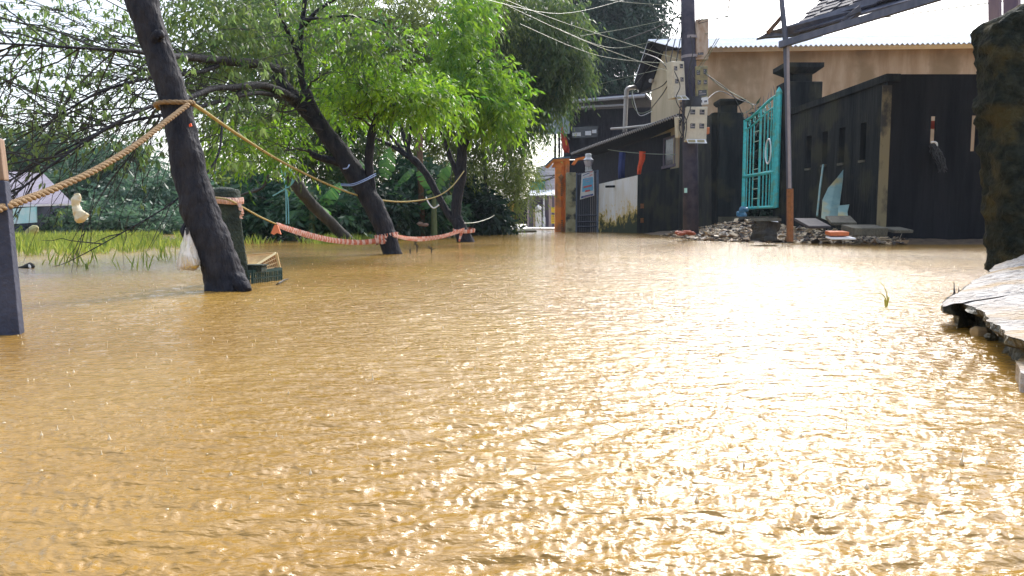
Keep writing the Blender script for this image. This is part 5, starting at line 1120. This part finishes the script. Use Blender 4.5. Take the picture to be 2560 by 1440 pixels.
# blue strings
def string(pts, r, m, label, group=None):
    p, _ = resample([P(*q) for q in pts], [1]*len(pts), 8); mb = MB(); mb.tube(p, r, 4, cap=False); return tag(mb.build('plastic_string', m, org=p[0]), label, 'string', group)
m_str = plain('blue_string', (.30, .42, .75))
string([(852, 463, 8.3), (880, 464, 8.2), (912, 452, 8.2), (940, 438, 8.4)], .006, m_str, 'lower of two pale blue strings between the stems of the second tree', 'blue strings on the second tree')
string([(852, 460, 8.3), (880, 460, 8.2), (912, 448, 8.2), (940, 433, 8.4)], .005, m_str, 'upper of two pale blue strings between the stems of the second tree', 'blue strings on the second tree')
string([(858, 422, 8.4), (868, 420, 8.35), (873, 412, 8.4)], .008, m_str, 'blue string tied round the upper trunk of the second tree')
m_strt = plain('teal_string', (.18, .45, .50))
for i, pts in enumerate((((702, 418, 12), (706, 440, 12), (714, 470, 12), (716, 560, 12)), ((712, 418, 12), (715, 470, 12), (720, 500, 12), (722, 560, 12)), ((732, 430, 12), (728, 460, 12), (700, 480, 12), (682, 490, 12)), ((705, 420, 12), (724, 424, 12), (735, 450, 12), (720, 470, 12)))):
    string(pts, .010, m_strt, ('straight turquoise strand, left of two long ones,', 'straight turquoise strand, right of two long ones,', 'turquoise strand swinging out to the left', 'looped turquoise strand')[i] + ' hanging from the fallen bough', 'strands on the fallen branch')
string([(1065, 492, 13.5), (1072, 508, 13.5), (1084, 520, 13.5), (1098, 512, 13.5)], .013, m_white, 'short white rope end hooked on the thin stem of the forked tree')
string([(1160, 558, 14.0), (1190, 556, 14.5), (1222, 546, 15), (1236, 538, 15.2)], .008, m_cablep, 'thin pale line running right from the foot of the forked tree')
string([(1100, 508, 14.1), (1120, 480, 14.1), (1130, 420, 14.1)], .008, m_cable, 'thin dark line beside the main stem of the forked tree')
# ================================================================== TREES
rnd = random.Random(3)
def grow(mb, base_pts, ends, r0, r1, arch=.08, sides=4, n=7):
    outp = []
    for e_ in ends:
        b_ = min(base_pts, key=lambda q: (q - e_).length + .3*rnd.random()); outp.append(twig(mb, b_, e_, r0, r1, arch, n, sides, .04, rnd))
    return outp
# ---- second tree (mid distance, leaning left, long limbs reaching to the camera side)
YT = 8.7
t2 = root('flooded_tree', G(980, 635), 'leaning leafy tree with tape round its foot, its long limbs sweeping left', 'tree')
mb = MB()
tk = limb(mb, [(986, 655, YT, 52), (978, 625, YT, 46), (962, 575, YT, 48), (942, 530, YT, 48), (915, 480, YT, 50), (880, 425, YT, 50), (848, 375, YT, 44), (815, 335, YT, 40), (775, 285, YT, 38), (735, 245, YT, 36), (705, 215, YT, 38), (695, 180, YT, 34), (690, 160, 8.6, 28)], 8, 18, .14, 3, 9)
mb.build('trunk', m_bark, t2, smooth=True)
def lb(spec, par, m_=m_bark, sides=9, name='limb'):
    mb = MB(); p = limb(mb, spec, 6, sides, .15, rnd.random()*9, 8); mb.build(name, m_, par, smooth=True); return p
nodes2 = []
nodes2 += lb([(930, 500, YT, 30), (925, 450, YT, 24), (922, 400, YT, 22), (930, 330, YT, 20), (945, 290, YT, 16), (965, 268, YT, 8)], t2)
nodes2 += lb([(845, 375, YT, 34), (815, 325, YT, 30), (790, 285, YT, 26), (772, 240, YT, 20), (755, 200, YT, 17), (750, 120, 8.6, 15), (755, 60, 8.5, 13), (765, -20, 8.4, 10)], t2)
nodes2 += lb([(850, 405, YT, 24), (815, 398, YT, 18), (785, 388, YT, 16), (770, 372, YT, 5)], t2)
nodes2 += lb([(752, 150, 8.6, 13), (720, 80, 8.4, 12), (690, 20, 8.2, 9), (670, -40, 8.0, 7)], t2)
nodes2 += lb([(750, 80, 8.6, 12), (790, 30, 8.4, 9), (850, -10, 8.3, 6)], t2)
nodes2 += lb([(752, 50, 8.5, 9), (800, 45, 8.3, 7), (880, 40, 8.2, 5), (960, 60, 8.2, 4)], t2)
limA = lb([(692, 175, 8.6, 26), (660, 162, 8.1, 24), (600, 156, 7.5, 22), (540, 150, 6.9, 20), (480, 143, 6.3, 18), (420, 140, 5.8, 15), (330, 128, 5.4, 10), (200, 120, 5.1, 7), (60, 112, 4.9, 5), (-60, 105, 4.8, 4)], t2)
limB = lb([(735, 250, 8.6, 24), (700, 228, 8.2, 20), (650, 213, 7.7, 18), (590, 218, 7.1, 16), (530, 222, 6.6, 14), (470, 245, 6.1, 12), (380, 265, 5.7, 9), (250, 330, 5.3, 7), (120, 420, 5.0, 5), (20, 500, 4.9, 4)], t2)
limC = lb([(700, 240, 8.3, 14), (640, 232, 7.6, 11), (560, 250, 6.9, 10), (450, 280, 6.2, 9), (300, 310, 5.8, 7), (150, 380, 5.4, 5), (10, 460, 5.2, 4)], t2)
limD = lb([(560, 155, 7.1, 12), (500, 180, 6.6, 10), (400, 190, 6.0, 8), (250, 230, 5.6, 6), (100, 320, 5.3, 4)], t2)
limE = lb([(600, 225, 7.2, 9), (560, 290, 6.8, 6), (540, 400, 6.4, 5), (440, 500, 6.0, 4), (300, 585, 5.6, 3), (180, 650, 5.3, 2), (130, 668, 5.1, 1)], t2)
tips = []
mb = MB()
srcs = [q for q in limA + limB + limC + limD if q.x < P(640, 200, q.y).x]
for k in range(165):
    b_ = rnd.choice(srcs); pxb = 1280 + b_.x/b_.y*F*.99
    L_ = rnd.uniform(.7, 2.1); an = rnd.uniform(R(165), R(250)); dY = rnd.uniform(-.3, .4)
    d_ = Vector((math.cos(an), dY, math.sin(an)))
    if rnd.random() < .35: d_ = Vector((-rnd.uniform(.6, 1), dY, rnd.uniform(0, .55)))
    e_ = b_ + d_.normalized()*L_
    if e_.z < .05: e_.z = .05 + rnd.random()*.2
    if e_.y < 3.5 and False: continue
    tw = twig(mb, b_, e_, rnd.uniform(.0035, .007), .0014, rnd.uniform(.02, .09), 7, 4, .014, rnd); tips.append(tw)
    for j in range(rnd.randint(1, 4)):
        q = tw[rnd.randint(2, 6)]; e2 = q + (d_ + Vector((rnd.uniform(-.5, .5), rnd.uniform(-.3, .3), rnd.uniform(-.7, .3)))).normalized()*rnd.uniform(.2, .6)
        tips.append(twig(mb, q, e2, .004, .0012, .03, 5, 3, .03, rnd))
for q in limE[:int(len(limE)*.75):2]:
    e_ = q + Vector((rnd.uniform(-.5, -.1), rnd.uniform(-.2, .2), rnd.uniform(-.9, -.2))); e_.z = max(e_.z, rnd.uniform(.02, .3))
    twig(mb, q, e_, .005, .0015, .05, 6, 4, .03, rnd)
mb.build('twigs', m_twig, t2)
# leaves in hanging whorls on the left twigs
lv = Leaves(7); rg = lv.rng
def whorls(lv, pts, leaf, cnt=6, col=.5, spread=.55):
    rg = lv.rng; pts = np.array([tuple(q) for q in pts]); n_ = len(pts)
    d_ = rg.normal(size=(n_, cnt, 3)); d_[:, :, 2] = -np.abs(d_[:, :, 2])*.5 - .75; d_[:, :, :2] *= spread
    d_ /= np.linalg.norm(d_, axis=2)[:, :, None]; pp = np.repeat(pts[:, None, :], cnt, 1) + rg.normal(size=(n_, cnt, 3))*leaf*.18
    l_ = leaf*(.55 + .7*rg.random((n_, cnt))); c_ = np.clip(rg.normal(col, .2, (n_, 1)) + rg.normal(0, .1, (n_, cnt)), 0, 1)
    lv.add(pp.reshape(-1, 3), d_.reshape(-1, 3), l_.ravel(), (l_*.34).ravel(), c_.ravel())
pts = []
for tw in tips:
    for q in tw[1:]:
        v_ = (558 - (q.z-CAM_H)/q.y*0)/1; py = 558 - (q.z-CAM_H)/q.y*F
        pr = .15 if py < 300 else (.10 if py < 420 else .02)
        for _ in range(3):
            if rnd.random() < pr: pts.append(q + Vector((rnd.uniform(-.12, .12), rnd.uniform(-.12, .12), rnd.uniform(-.1, .1))))
whorls(lv, pts, .060, 5, .5)
# sparse outer foliage upper left
lm = []
for k in range(360):
    px = rnd.uniform(-60, 700); py = rnd.uniform(-60, 430) if px > 250 else rnd.uniform(-60, 400); Yq_ = rnd.uniform(4.9, 7.5)
    if 330 < px + (py*.25) < 330: continue
    lm.append(P(px, py, Yq_))
whorls(lv, lm, .060, 6, .45)
lv.build('left_crown', m_leafL, t2)
mb = MB()
for q in lm[::2]:
    b_ = q + Vector((rnd.uniform(.15, .4), rnd.uniform(-.1, .2), rnd.uniform(-.02, .18))); twig(mb, b_, q, .003, .0014, .03, 3, 3, .03, rnd)
mb.build('fine_twigs', m_twig, t2)
lv = Leaves(9)
def cl(lv, px, py, Y, rx, ry, rz, n, **k): lv.sprays(tuple(P(px, py, Y)), (M(rx, Y), rz, M(ry, Y)), n, **k)
for (px, py, Y, rx, ry, n) in ((1000, 240, 8.4, 150, 40, 330), (910, 215, 8.9, 100, 45, 220), (1080, 262, 8.8, 100, 26, 170), (850, 270, 9.6, 80, 40, 130), (690, 385, 9.3, 80, 22, 120), (690, 320, 9.5, 90, 40, 120),
                               (880, 100, 8.6, 110, 60, 90), (740, 60, 9.4, 90, 60, 70), (560, 360, 7.4, 80, 50, 50), (820, 170, 9.4, 80, 60, 130), (980, 130, 8.3, 90, 50, 70)):
    cl(lv, px, py, Y, rx, ry, .55, int(n*.8), L=.30, m=9, leaf=.088, wid=.30, droop=.25, shell=.1, hang=.8)
lv.build('crown', m_leafA, t2)
lv = Leaves(10)
for (px, py, Y, rx, ry, n) in ((740, 60, 9.4, 110, 80, 200), (620, 80, 7.6, 120, 100, 210), (880, 100, 8.0, 110, 60, 110), (520, 60, 6.9, 110, 80, 130), (610, 290, 9.0, 100, 50, 100), (560, 180, 9.0, 80, 60, 80)):
    cl(lv, px, py, Y, rx, ry, .55, n, L=.30, m=9, leaf=.08, wid=.30, droop=.25, shell=.1, hang=.8)
lv.build('upper_crown', m_leafB, t2)
mb = MB(); ends = []
for (px, py, Y) in ((1000, 245, 8.4), (1080, 270, 8.6), (900, 215, 8.2), (950, 230, 8.3), (860, 290, 8.3), (690, 390, 8.3), (650, 300, 8), (700, 330, 9.2), (880, 95, 8.1), (820, 180, 8.3), (1140, 290, 8.8), (980, 130, 8.3), (860, 250, 8.3), (1050, 300, 8.8)):
    ends.append(P(px, py, Y))
tw = grow(mb, nodes2 + tk[40:], ends, .014, .004, .1, 5)
for t_ in tw:
    for q in t_[2:]:
        for j in range(3): twig(mb, q, q + Vector((rnd.uniform(-.5, .5), rnd.uniform(-.3, .3), rnd.uniform(-.1, .35))), .004, .0015, .05, 4, 3, .04, rnd)
mb.build('branches', m_bark2, t2)
# ---- forked tree further back
YF = 14.3
t3 = root('forked_tree', G(1162, 605), 'slender dark tree forking just above the flood, yellow rope tied to its stem', 'tree')
mb = MB(); limb(mb, [(1168, 620, YF, 48), (1160, 595, YF, 38), (1150, 570, YF, 32), (1142, 545, YF, 30)], 6, 12, .2, 4, 6); mb.build('trunk', m_bark, t3, smooth=True)
n3 = lb([(1140, 550, YF, 26), (1142, 500, YF, 26), (1152, 440, YF, 28), (1155, 390, YF, 26), (1156, 345, YF, 22), (1154, 300, YF, 16), (1158, 240, YF, 13), (1160, 170, YF, 11), (1155, 80, YF, 9), (1160, -20, YF, 7)], t3)
n3 += lb([(1140, 556, YF, 20), (1118, 530, YF, 18), (1090, 480, YF, 17), (1062, 430, YF, 18), (1035, 400, YF, 18), (1015, 388, YF, 13), (975, 362, YF, 9), (935, 345, YF, 6)], t3)
n3 += lb([(1030, 396, YF, 12), (1012, 350, YF, 11), (1000, 300, YF, 9), (990, 270, YF, 7)], t3)
n3 += lb([(1020, 392, YF, 8), (1025, 340, YF, 7), (1030, 290, YF, 5)], t3)
n3 += lb([(1020, 392, YF, 9), (985, 350, YF, 8), (955, 310, YF, 6)], t3)
n3 += lb([(1148, 450, YF, 14), (1125, 390, YF, 12), (1105, 330, YF, 10), (1095, 290, YF, 8)], t3)
n3 += lb([(1160, 380, YF, 10), (1170, 350, YF, 8), (1168, 330, YF, 6)], t3)
n3 += lb([(1158, 200, YF, 8), (1190, 160, YF, 6), (1220, 130, YF, 4)], t3)
lv = Leaves(12)
for (px, py, Y, rx, ry, n) in ((1235, 240, 14, 75, 80, 260), (1170, 180, 14, 70, 50, 130), (1140, 95, 14, 60, 80, 190), (1150, 245, 13.8, 80, 30, 150), (1240, 290, 14, 60, 36, 130), (1080, 262, 13.6, 70, 20, 90), (1100, 180, 14.3, 50, 30, 60), (1180, 20, 14.3, 60, 60, 120)):
    cl(lv, px, py, Y, rx, ry, .9, n, L=.42, m=10, leaf=.135, wid=.30, droop=.35, shell=.1, hang=.9)
lv.build('crown', m_leafA, t3)
mb = MB(); tw = grow(mb, n3, [P(a, b_, YF) for a, b_ in ((1230, 230), (1260, 260), (1200, 180), (1130, 100), (1120, 290), (1240, 310), (1080, 300), (1190, 20), (1270, 200), (1100, 180))], .018, .006, .1, 5)
for t_ in tw:
    for q in t_[2:]: twig(mb, q, q + Vector((rnd.uniform(-.6, .6), rnd.uniform(-.3, .3), rnd.uniform(-.2, .3))), .006, .002, .05, 4, 3, .04, rnd)
mb.build('branches', m_bark2, t3)
# ---- brown timber pole behind
r_ = root('timber_pole', G(1054, 592), 'brown weathered timber pole standing in the trees behind the forked tree', 'pole')
mb = MB(); mb.tube([P(1056, 600, 18), P(1050, 400, 18), P(1046, 200, 18)], M(7.5, 18), 8, .1); mb.build('pole_body', m_barkb, r_, smooth=True)
mb = MB(); rock(mb, P(1050, 560, 17.7), .09, 5); rock(mb, P(1064, 562, 17.7), .07, 6); mb.build('tied_rag', plain('pink_rag', (.62, .40, .36)), r_)
# ---- background trees
def bgtree(name, base, label, spec, clusters, m_leaf, m_b, seed, group='trees across the flood', **k):
    r_ = root(name, base, label, 'tree', group); mb = MB(); nodes = limb(mb, spec, 5, 9, .15, seed, 4); mb.build('trunk', m_b, r_, smooth=True)
    mb = MB(); cs_ = []
    for c_ in clusters:
        cs_.append(P(c_[0], c_[1], c_[2]))
    rr_ = random.Random(seed)
    for c_ in cs_:
        near = [q for q in nodes if q.z < c_.z + .3] or nodes
        b_ = min(near, key=lambda q: (q-c_).length); t_ = twig(mb, b_, c_, .05, .015, .06, 7, 5, .04, rr_)
        for q in t_[3:]:
            for j in range(2): twig(mb, q, q + Vector((rr_.uniform(-1, 1), rr_.uniform(-.8, .8), rr_.uniform(-.3, .8))), .018, .006, .05, 4, 3, .05, rr_)
    mb.build('branches', m_b, r_)
    lv = Leaves(seed)
    for c_ in clusters:
        px, py, Y, rx, ry, n = c_[:6]; rz = c_[6] if len(c_) > 6 else 1.3
        cl(lv, px, py, Y, rx, ry, rz, n, **k)
    lv.build('crown', m_leaf, r_); return r_
bgtree('bamboo_grove_tree', G(1340, 579), 'tall drooping pale green tree leaning over the lane end before the timber building', [(1286, 580, 30, 10), (1296, 450, 29, 9), (1325, 300, 28, 9), (1345, 150, 27, 10), (1350, 20, 26, 7)],
       [(1330, 60, 24, 100, 90, 620, 1.8), (1390, 150, 24, 70, 80, 420, 1.5), (1418, 165, 24, 42, 36, 190, 1.1), (1310, 235, 25, 95, 65, 520, 1.8), (1290, 150, 25, 90, 90, 560, 1.8), (1355, 225, 24.5, 50, 30, 140, .9), (1280, 310, 25, 50, 40, 200, 1.5), (1260, 20, 25, 80, 70, 300, 1.6), (1430, 60, 24, 40, 60, 90, 1)],
       m_leafB, m_bark2, 31, L=.7, m=11, leaf=.19, wid=.28, droop=.7, shell=.2, hang=1.2)
bgtree('leafy_tree', G(1240, 588), 'bushy grey green tree filling the middle behind the forked tree', [(1225, 590, 24, 10), (1215, 450, 24, 9), (1200, 300, 24, 9), (1180, 150, 24, 8), (1160, 0, 24, 6)],
       [(1100, 80, 22, 130, 90, 620, 1.6), (1000, 130, 22, 110, 90, 560, 1.6), (1060, 230, 22, 110, 70, 420, 1.6), (1180, 300, 22.5, 90, 100, 520, 1.6), (900, 60, 22, 90, 70, 330, 1.6), (1220, 60, 23, 80, 80, 330, 1.5), (980, 330, 22, 90, 60, 260, 1.5), (1110, 390, 22, 90, 60, 320, 1.5), (960, 10, 22, 120, 50, 260, 1.5)],
       m_leafC, m_bark2, 37, L=.7, m=11, leaf=.16, wid=.26, droop=.6, shell=.2, hang=1.0)
bgtree('bamboo_clump', G(1300, 583), 'yellowish arching bamboo clump left of the far porch house', [(1290, 583, 27, 6), (1285, 480, 27, 5), (1275, 400, 27, 5), (1265, 330, 27, 4)],
       [(1270, 400, 26, 60, 60, 300, 1.2), (1230, 470, 26, 60, 50, 260, 1.2), (1315, 345, 28, 30, 22, 90, .8), (1366, 338, 40, 40, 30, 160, 1.2), (1290, 450, 27, 35, 50, 170, 1), (1180, 470, 25, 60, 60, 250, 1.2), (1240, 540, 27, 30, 26, 110, 1), (1296, 440, 30, 14, 30, 50, .8)],
       m_leafC, m_twigb, 41, L=.9, m=12, leaf=.19, wid=.16, droop=.9, shell=.2, hang=.7)
bgtree('broad_tree', G(820, 592), 'dense mid green tree behind the trunk of the second tree', [(800, 595, 20, 14), (790, 480, 20, 13), (760, 330, 20, 12), (720, 180, 20, 10), (700, 40, 20, 7)],
       [(760, 330, 19, 120, 90, 520, 1.6), (860, 380, 19, 100, 80, 420, 1.6), (640, 180, 19, 130, 110, 540, 1.6), (800, 160, 19, 130, 110, 560, 1.6), (520, 260, 19, 70, 60, 90, 1.4), (700, 40, 19, 140, 70, 420, 1.6), (900, 470, 19, 100, 50, 300, 1.4), (560, 100, 19, 80, 80, 120, 1.4), (600, 340, 19, 70, 40, 130, 1.2), (880, 250, 19.5, 90, 80, 330, 1.5)],
       m_leafB, m_bark2, 43, L=.6, m=11, leaf=.15, wid=.32, droop=.4, shell=.2, hang=.8)
bgtree('dark_conifer', P(1576, 560, 45), 'tall dark blue green tree with a bare brown trunk between the lane and the warehouse', [(1570, 560, 45, 16), (1574, 300, 45, 15), (1577, 200, 45, 15), (1585, 100, 45, 12), (1590, -100, 45, 8)],
       [(1500, 60, 43, 90, 70, 520, 2.5), (1580, 60, 43, 60, 70, 340, 2), (1450, 120, 43, 60, 60, 300, 2), (1520, 140, 43, 60, 40, 210, 2), (1480, 215, 43, 60, 28, 200, 2), (1560, 200, 44, 26, 30, 60, 1.2), (1440, 20, 43, 80, 60, 360, 2.5), (1530, 0, 43, 90, 50, 400, 2.5), (1620, 20, 43, 30, 45, 140, 1.5), (1540, 236, 44, 60, 12, 110, 1.5), (1600, 110, 43, 26, 24, 70, 1.5), (1400, 60, 43, 60, 80, 260, 2)],
       m_leafD, m_barkb, 47, group=None, L=1.5, m=14, leaf=.34, wid=.3, droop=.5, shell=.1, hang=.9)
# understorey
for i, (nm, px, Y, cls, ml, lab) in enumerate((
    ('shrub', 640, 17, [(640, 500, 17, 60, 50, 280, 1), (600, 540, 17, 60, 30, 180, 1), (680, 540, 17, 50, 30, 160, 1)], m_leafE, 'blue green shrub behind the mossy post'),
    ('shrub', 780, 16, [(780, 530, 16, 70, 40, 280, 1), (850, 540, 16, 50, 35, 200, 1)], m_leafE, 'dark green shrub behind the sagging striped tape'),
    ('shrub', 900, 17, [(900, 540, 17, 60, 40, 230, 1), (960, 530, 17, 50, 50, 200, 1)], m_leafD, 'dark shrub just left of the second tree foot'),
    ('shrub', 1020, 18, [(1020, 530, 19, 60, 50, 260, 1), (1090, 540, 19, 60, 40, 240, 1), (1040, 450, 19, 60, 40, 160, 1)], m_leafE, 'dark shrub round the foot of the timber pole'),
    ('shrub', 1190, 22, [(1200, 530, 23, 50, 40, 220, 1), (1150, 500, 23, 50, 50, 200, 1), (1245, 560, 24, 34, 16, 80, 1)], m_leafD, 'dark shrub in the shade right of the forked tree'),
    ('shrub', 1900, 22, [(1900, 400, 22.5, 50, 110, 420, .6), (1915, 500, 22, 40, 50, 200, .6)], m_leafD, 'dark garden shrub seen through the bars of the turquoise gate'),
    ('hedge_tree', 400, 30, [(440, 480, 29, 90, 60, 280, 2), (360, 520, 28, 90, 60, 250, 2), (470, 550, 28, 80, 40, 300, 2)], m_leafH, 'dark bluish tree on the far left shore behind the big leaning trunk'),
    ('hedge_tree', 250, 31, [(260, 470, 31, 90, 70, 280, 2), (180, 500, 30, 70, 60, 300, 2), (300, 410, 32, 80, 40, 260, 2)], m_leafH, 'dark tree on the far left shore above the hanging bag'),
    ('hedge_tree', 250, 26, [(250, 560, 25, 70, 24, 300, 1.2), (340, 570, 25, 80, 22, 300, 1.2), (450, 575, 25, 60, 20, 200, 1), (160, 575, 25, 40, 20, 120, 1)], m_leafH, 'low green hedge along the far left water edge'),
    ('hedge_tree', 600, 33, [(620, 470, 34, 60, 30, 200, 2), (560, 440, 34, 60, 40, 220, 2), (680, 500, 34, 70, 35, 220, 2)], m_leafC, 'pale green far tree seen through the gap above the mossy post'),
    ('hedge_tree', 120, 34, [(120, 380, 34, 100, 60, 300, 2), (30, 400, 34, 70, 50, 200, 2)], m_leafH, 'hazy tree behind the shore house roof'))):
    b_ = G(px, 600); Ym = cls[0][2]
    bgtree(nm, Vector((P(px, 560, Ym).x, Ym, 0)), lab, [(px, 590, Ym, 8), (px+4, 540, Ym, 7), (px-3, 500 if cls[0][1] > 420 else 430, Ym, 5)], cls, ml, m_bark2, 60+i, group='trees across the flood' if 'tree' in nm else 'shrubs at the water edge', L=.5 if Ym < 25 else .9, m=10, leaf=.012*Ym if Ym < 25 else .010*Ym, wid=.34, droop=.3, shell=.1, hang=.5)
# ---- fallen branch with strands
r_ = root('fallen_branch', P(740, 470, 12.4), 'dark crooked fallen bough behind the mossy post with turquoise strands caught on it', 'branch')
mb = MB(); limb(mb, [(880, 610, 13.2, 30), (830, 560, 12.9, 26), (780, 510, 12.6, 28), (745, 465, 12.4, 34), (720, 435, 12.3, 24), (700, 425, 12.2, 16), (675, 400, 12.1, 14), (655, 385, 12, 9)], 6, 10, .2, 3, 6); limb(mb, [(705, 425, 12.2, 13), (680, 420, 12.1, 13), (668, 440, 12, 9), (655, 470, 12, 7), (610, 485, 11.9, 5), (585, 495, 11.8, 3)], 6, 8, .2, 5, 6)
mb.build('bough', m_bark2, r_, smooth=True)
mb = MB()
for _ in range(14): a = P(rnd.uniform(600, 760), rnd.uniform(400, 490), 12.2); twig(mb, a, a + Vector((rnd.uniform(-.4, .4), 0, rnd.uniform(-.3, .3))), .008, .002, .05, 5, 4, .06, rnd)
mb.build('side_twigs', m_twig, r_)
# ---- banana plants and broad leaves
def frond(mb, a, e_, wid, arch, torn=True, n=14):
    a = Vector(a); e_ = Vector(e_); L_ = (e_-a).length; mid = []
    for i in range(n+1): t = i/n; mid.append(a.lerp(e_, t) + Vector((0, 0, arch*L_*4*t*(1-t))))
    side = (e_-a).cross(Vector((0, 0, 1))); side = side.normalized() if side.length > .01 else Vector((1, 0, 0)); side = (side + Vector((0, 0, .25))).normalized()
    for i in range(n):
        t0 = i/n; t1 = (i+1)/n - (.02 if torn else 0); w0 = wid*math.sin(math.pi*min(1, t0*.9+.08))**.6; w1 = wid*math.sin(math.pi*min(1, (i+1)/n*.9+.08))**.6
        p0, p1 = mid[i], mid[i].lerp(mid[i+1], .93 if torn else 1)
        dr = Vector((0, 0, -.25*w0)) + Vector((0, 0, -rnd.uniform(0, .2)*wid if torn else 0)); fw = (p1-p0)*.8 if torn else Vector()
        for s_ in (1, -1): mb.add([p0, p1, p1 + side*s_*w1/2 + dr + fw, p0 + side*s_*w0/2 + dr + fw], [(0, 1, 2, 3)])
def setrnd(o):
    n_ = len(o.data.polygons); at = o.data.attributes.new('rnd', 'FLOAT', 'FACE'); at.data.foreach_set('value', [rnd.random() for _ in range(n_)])
for i, (px, Y, lab, fr_) in enumerate(((960, 16.5, 'torn leaved banana plant right of the second tree trunk', ((930, 470, 900, 400), (960, 440, 975, 365), (985, 470, 1035, 420), (960, 480, 1010, 500), (950, 500, 905, 500))),
                                       (1085, 17.5, 'banana plant with long drooping leaves behind the thin stem', ((1080, 480, 1050, 420), (1090, 470, 1130, 400), (1095, 500, 1140, 490), (1080, 510, 1040, 520))),
                                       (780, 15.0, 'broad leaved plant, one leaf bright green, left of the second tree', ((790, 520, 745, 470), (800, 515, 850, 455), (780, 540, 720, 530), (800, 530, 840, 520))))):
    r_ = root('banana_plant', P(px, 590, Y), lab, 'plant', 'banana plants')
    mb = MB(); mb.tube([P(px, 600, Y), P(px, 530, Y), P(px, 480, Y)], [M(9, Y), M(7, Y), M(4, Y)], 8); mb.build('stem', plain('banana_stem', (.12, .15, .06)), r_)
    for k, (a, b_, c, d_) in enumerate(fr_):
        mb = MB(); frond(mb, P(a, b_, Y), P(c, d_, Y - .6 + .4*k), .42, .12); o = mb.build('leaf', m_banana, r_); setrnd(o)
    if i == 2:
        mb = MB(); frond(mb, P(765, 500, 14.4), P(826, 530, 14.3), .5, .06, False); o = mb.build('bright_leaf', m_bananaY, r_); setrnd(o)
# ---- grass standing in the water
def grass(name, pts, h, wd, seed, lean=.35):
    lv = Leaves(seed); rg = lv.rng; pts = np.array([tuple(q) for q in pts]); n_ = len(pts)
    d_ = rg.normal(size=(n_, 3))*lean; d_[:, 2] = 1; d_ /= np.linalg.norm(d_, axis=1)[:, None]; l_ = h*(.4 + .8*rg.random(n_))
    lv.add(pts, d_, l_, np.full(n_, wd), rg.random(n_)); o = lv.build(name, m_grass, None); return tag(o, kind='stuff')
pts = []
for _ in range(9500):
    px = rnd.uniform(-200, 470); t = rnd.random(); py = 594 + 50*t**1.5 - max(0, (px-100)*.03)
    if mnoise.noise(Vector((px*.02, py*.12, 0))) < -.05 - .35*(1 - t) * (1 if px < 380 else .2): continue
    pts.append(G(px, py, -.02))
grass('grass', pts, .20, .014, 5)
pts = [G(rnd.gauss(x_, sx__), y_ + rnd.uniform(-2, 3), -.02) for x_, sx__, y_, n_ in ((880, 45, 602, 900), (830, 30, 611, 500), (960, 30, 596, 300), (640, 25, 612, 60), (400, 40, 655, 26), (180, 60, 668, 30), (345, 20, 680, 10)) for _ in range(n_)]
grass('grass_tufts', pts, .20, .012, 6)
# ---- heap of driftwood and litter in the water beyond the tape
r_ = root('flood_wrack', G(710, 600), 'heap of driftwood and pale litter stranded in the water beyond the striped tape', 'heap')
mb = MB()
for _ in range(60):
    a = G(rnd.uniform(672, 790), rnd.uniform(594, 604)); a.z = rnd.uniform(0, .25)*math.exp(-((a.x - G(715, 600).x)/.6)**2); mb.tube([a, a + Vector((rnd.uniform(-.3, .3), rnd.uniform(-.1, .1), rnd.uniform(-.05, .2)))], [.015, .006], 4)
mb.build('sticks', m_bark2, r_)
mb = MB()
for _ in range(22): a = G(rnd.uniform(690, 760), 600); a.z = rnd.uniform(.02, .22); rock(mb, a, rnd.uniform(.02, .05), rnd.randint(1, 90), .5)
mb.build('litter', plain('pale_litter', (.50, .48, .42)), r_)
for k, (px, py) in enumerate(((1180, 572), (1210, 574), (1236, 570))):
    pass
# ---- rain splashes on the water
def splashes():
    mb = MB(); rg = random.Random(77)
    for _ in range(620):
        yy = .9 + 7*rg.random()**1.4; xx = rg.uniform(-.72, .72)*(yy+.3); h = rg.uniform(.003, .009) if rg.random() < .93 else rg.uniform(.012, .022); r0_ = rg.uniform(.001, .003)
        q = Vector((xx, yy, 0))
        mb.tube([q - Vector((0, 0, .004)), q + Vector((0, 0, h*.15)), q + Vector((0, 0, h*.45)), q + Vector((rg.uniform(-.001, .001), 0, h))], [r0_*1.6, r0_*.8, r0_*.35, r0_*.12], 7)
    for _ in range(260):                                   # little bubbles and foam flecks
        yy = .9 + 9*rg.random()**1.5; q = Vector((rg.uniform(-.72, .72)*(yy+.3), yy, .001)); r0_ = rg.uniform(.0008, .003)
        mb.tube([q, q + Vector((0, 0, r0_*.35)), q + Vector((0, 0, r0_*.6))], [r0_, r0_*.85, r0_*.3], 8)
    tag(mb.build('rain_splashes', mat('foam_water', (.80, .70, .52), (.62, .48, .28), rough=.2, scale=30), smooth=True), kind='stuff')
splashes()

# ---- rain haze: one closed box of thin even air round the camera and everything built
mb = MB(); mb.box((0, 50, 13.5), (150, 140, 29)); hz_ = mb.build('haze', m_water, org=(0, 0, 0)); tag(hz_, kind='stuff')
mm = bpy.data.materials.new('rain_haze'); mm.use_nodes = True; n_ = mm.node_tree; n_.nodes.remove(n_.nodes['Principled BSDF'])
pv = n_.nodes.new('ShaderNodeVolumePrincipled'); pv.inputs['Density'].default_value = 0.0005; pv.inputs['Color'].default_value = (.74, .86, 1.0, 1); pv.inputs['Anisotropy'].default_value = 0.3
n_.links.new(pv.outputs[0], n_.nodes['Material Output'].inputs['Volume']); hz_.data.materials[0] = mm
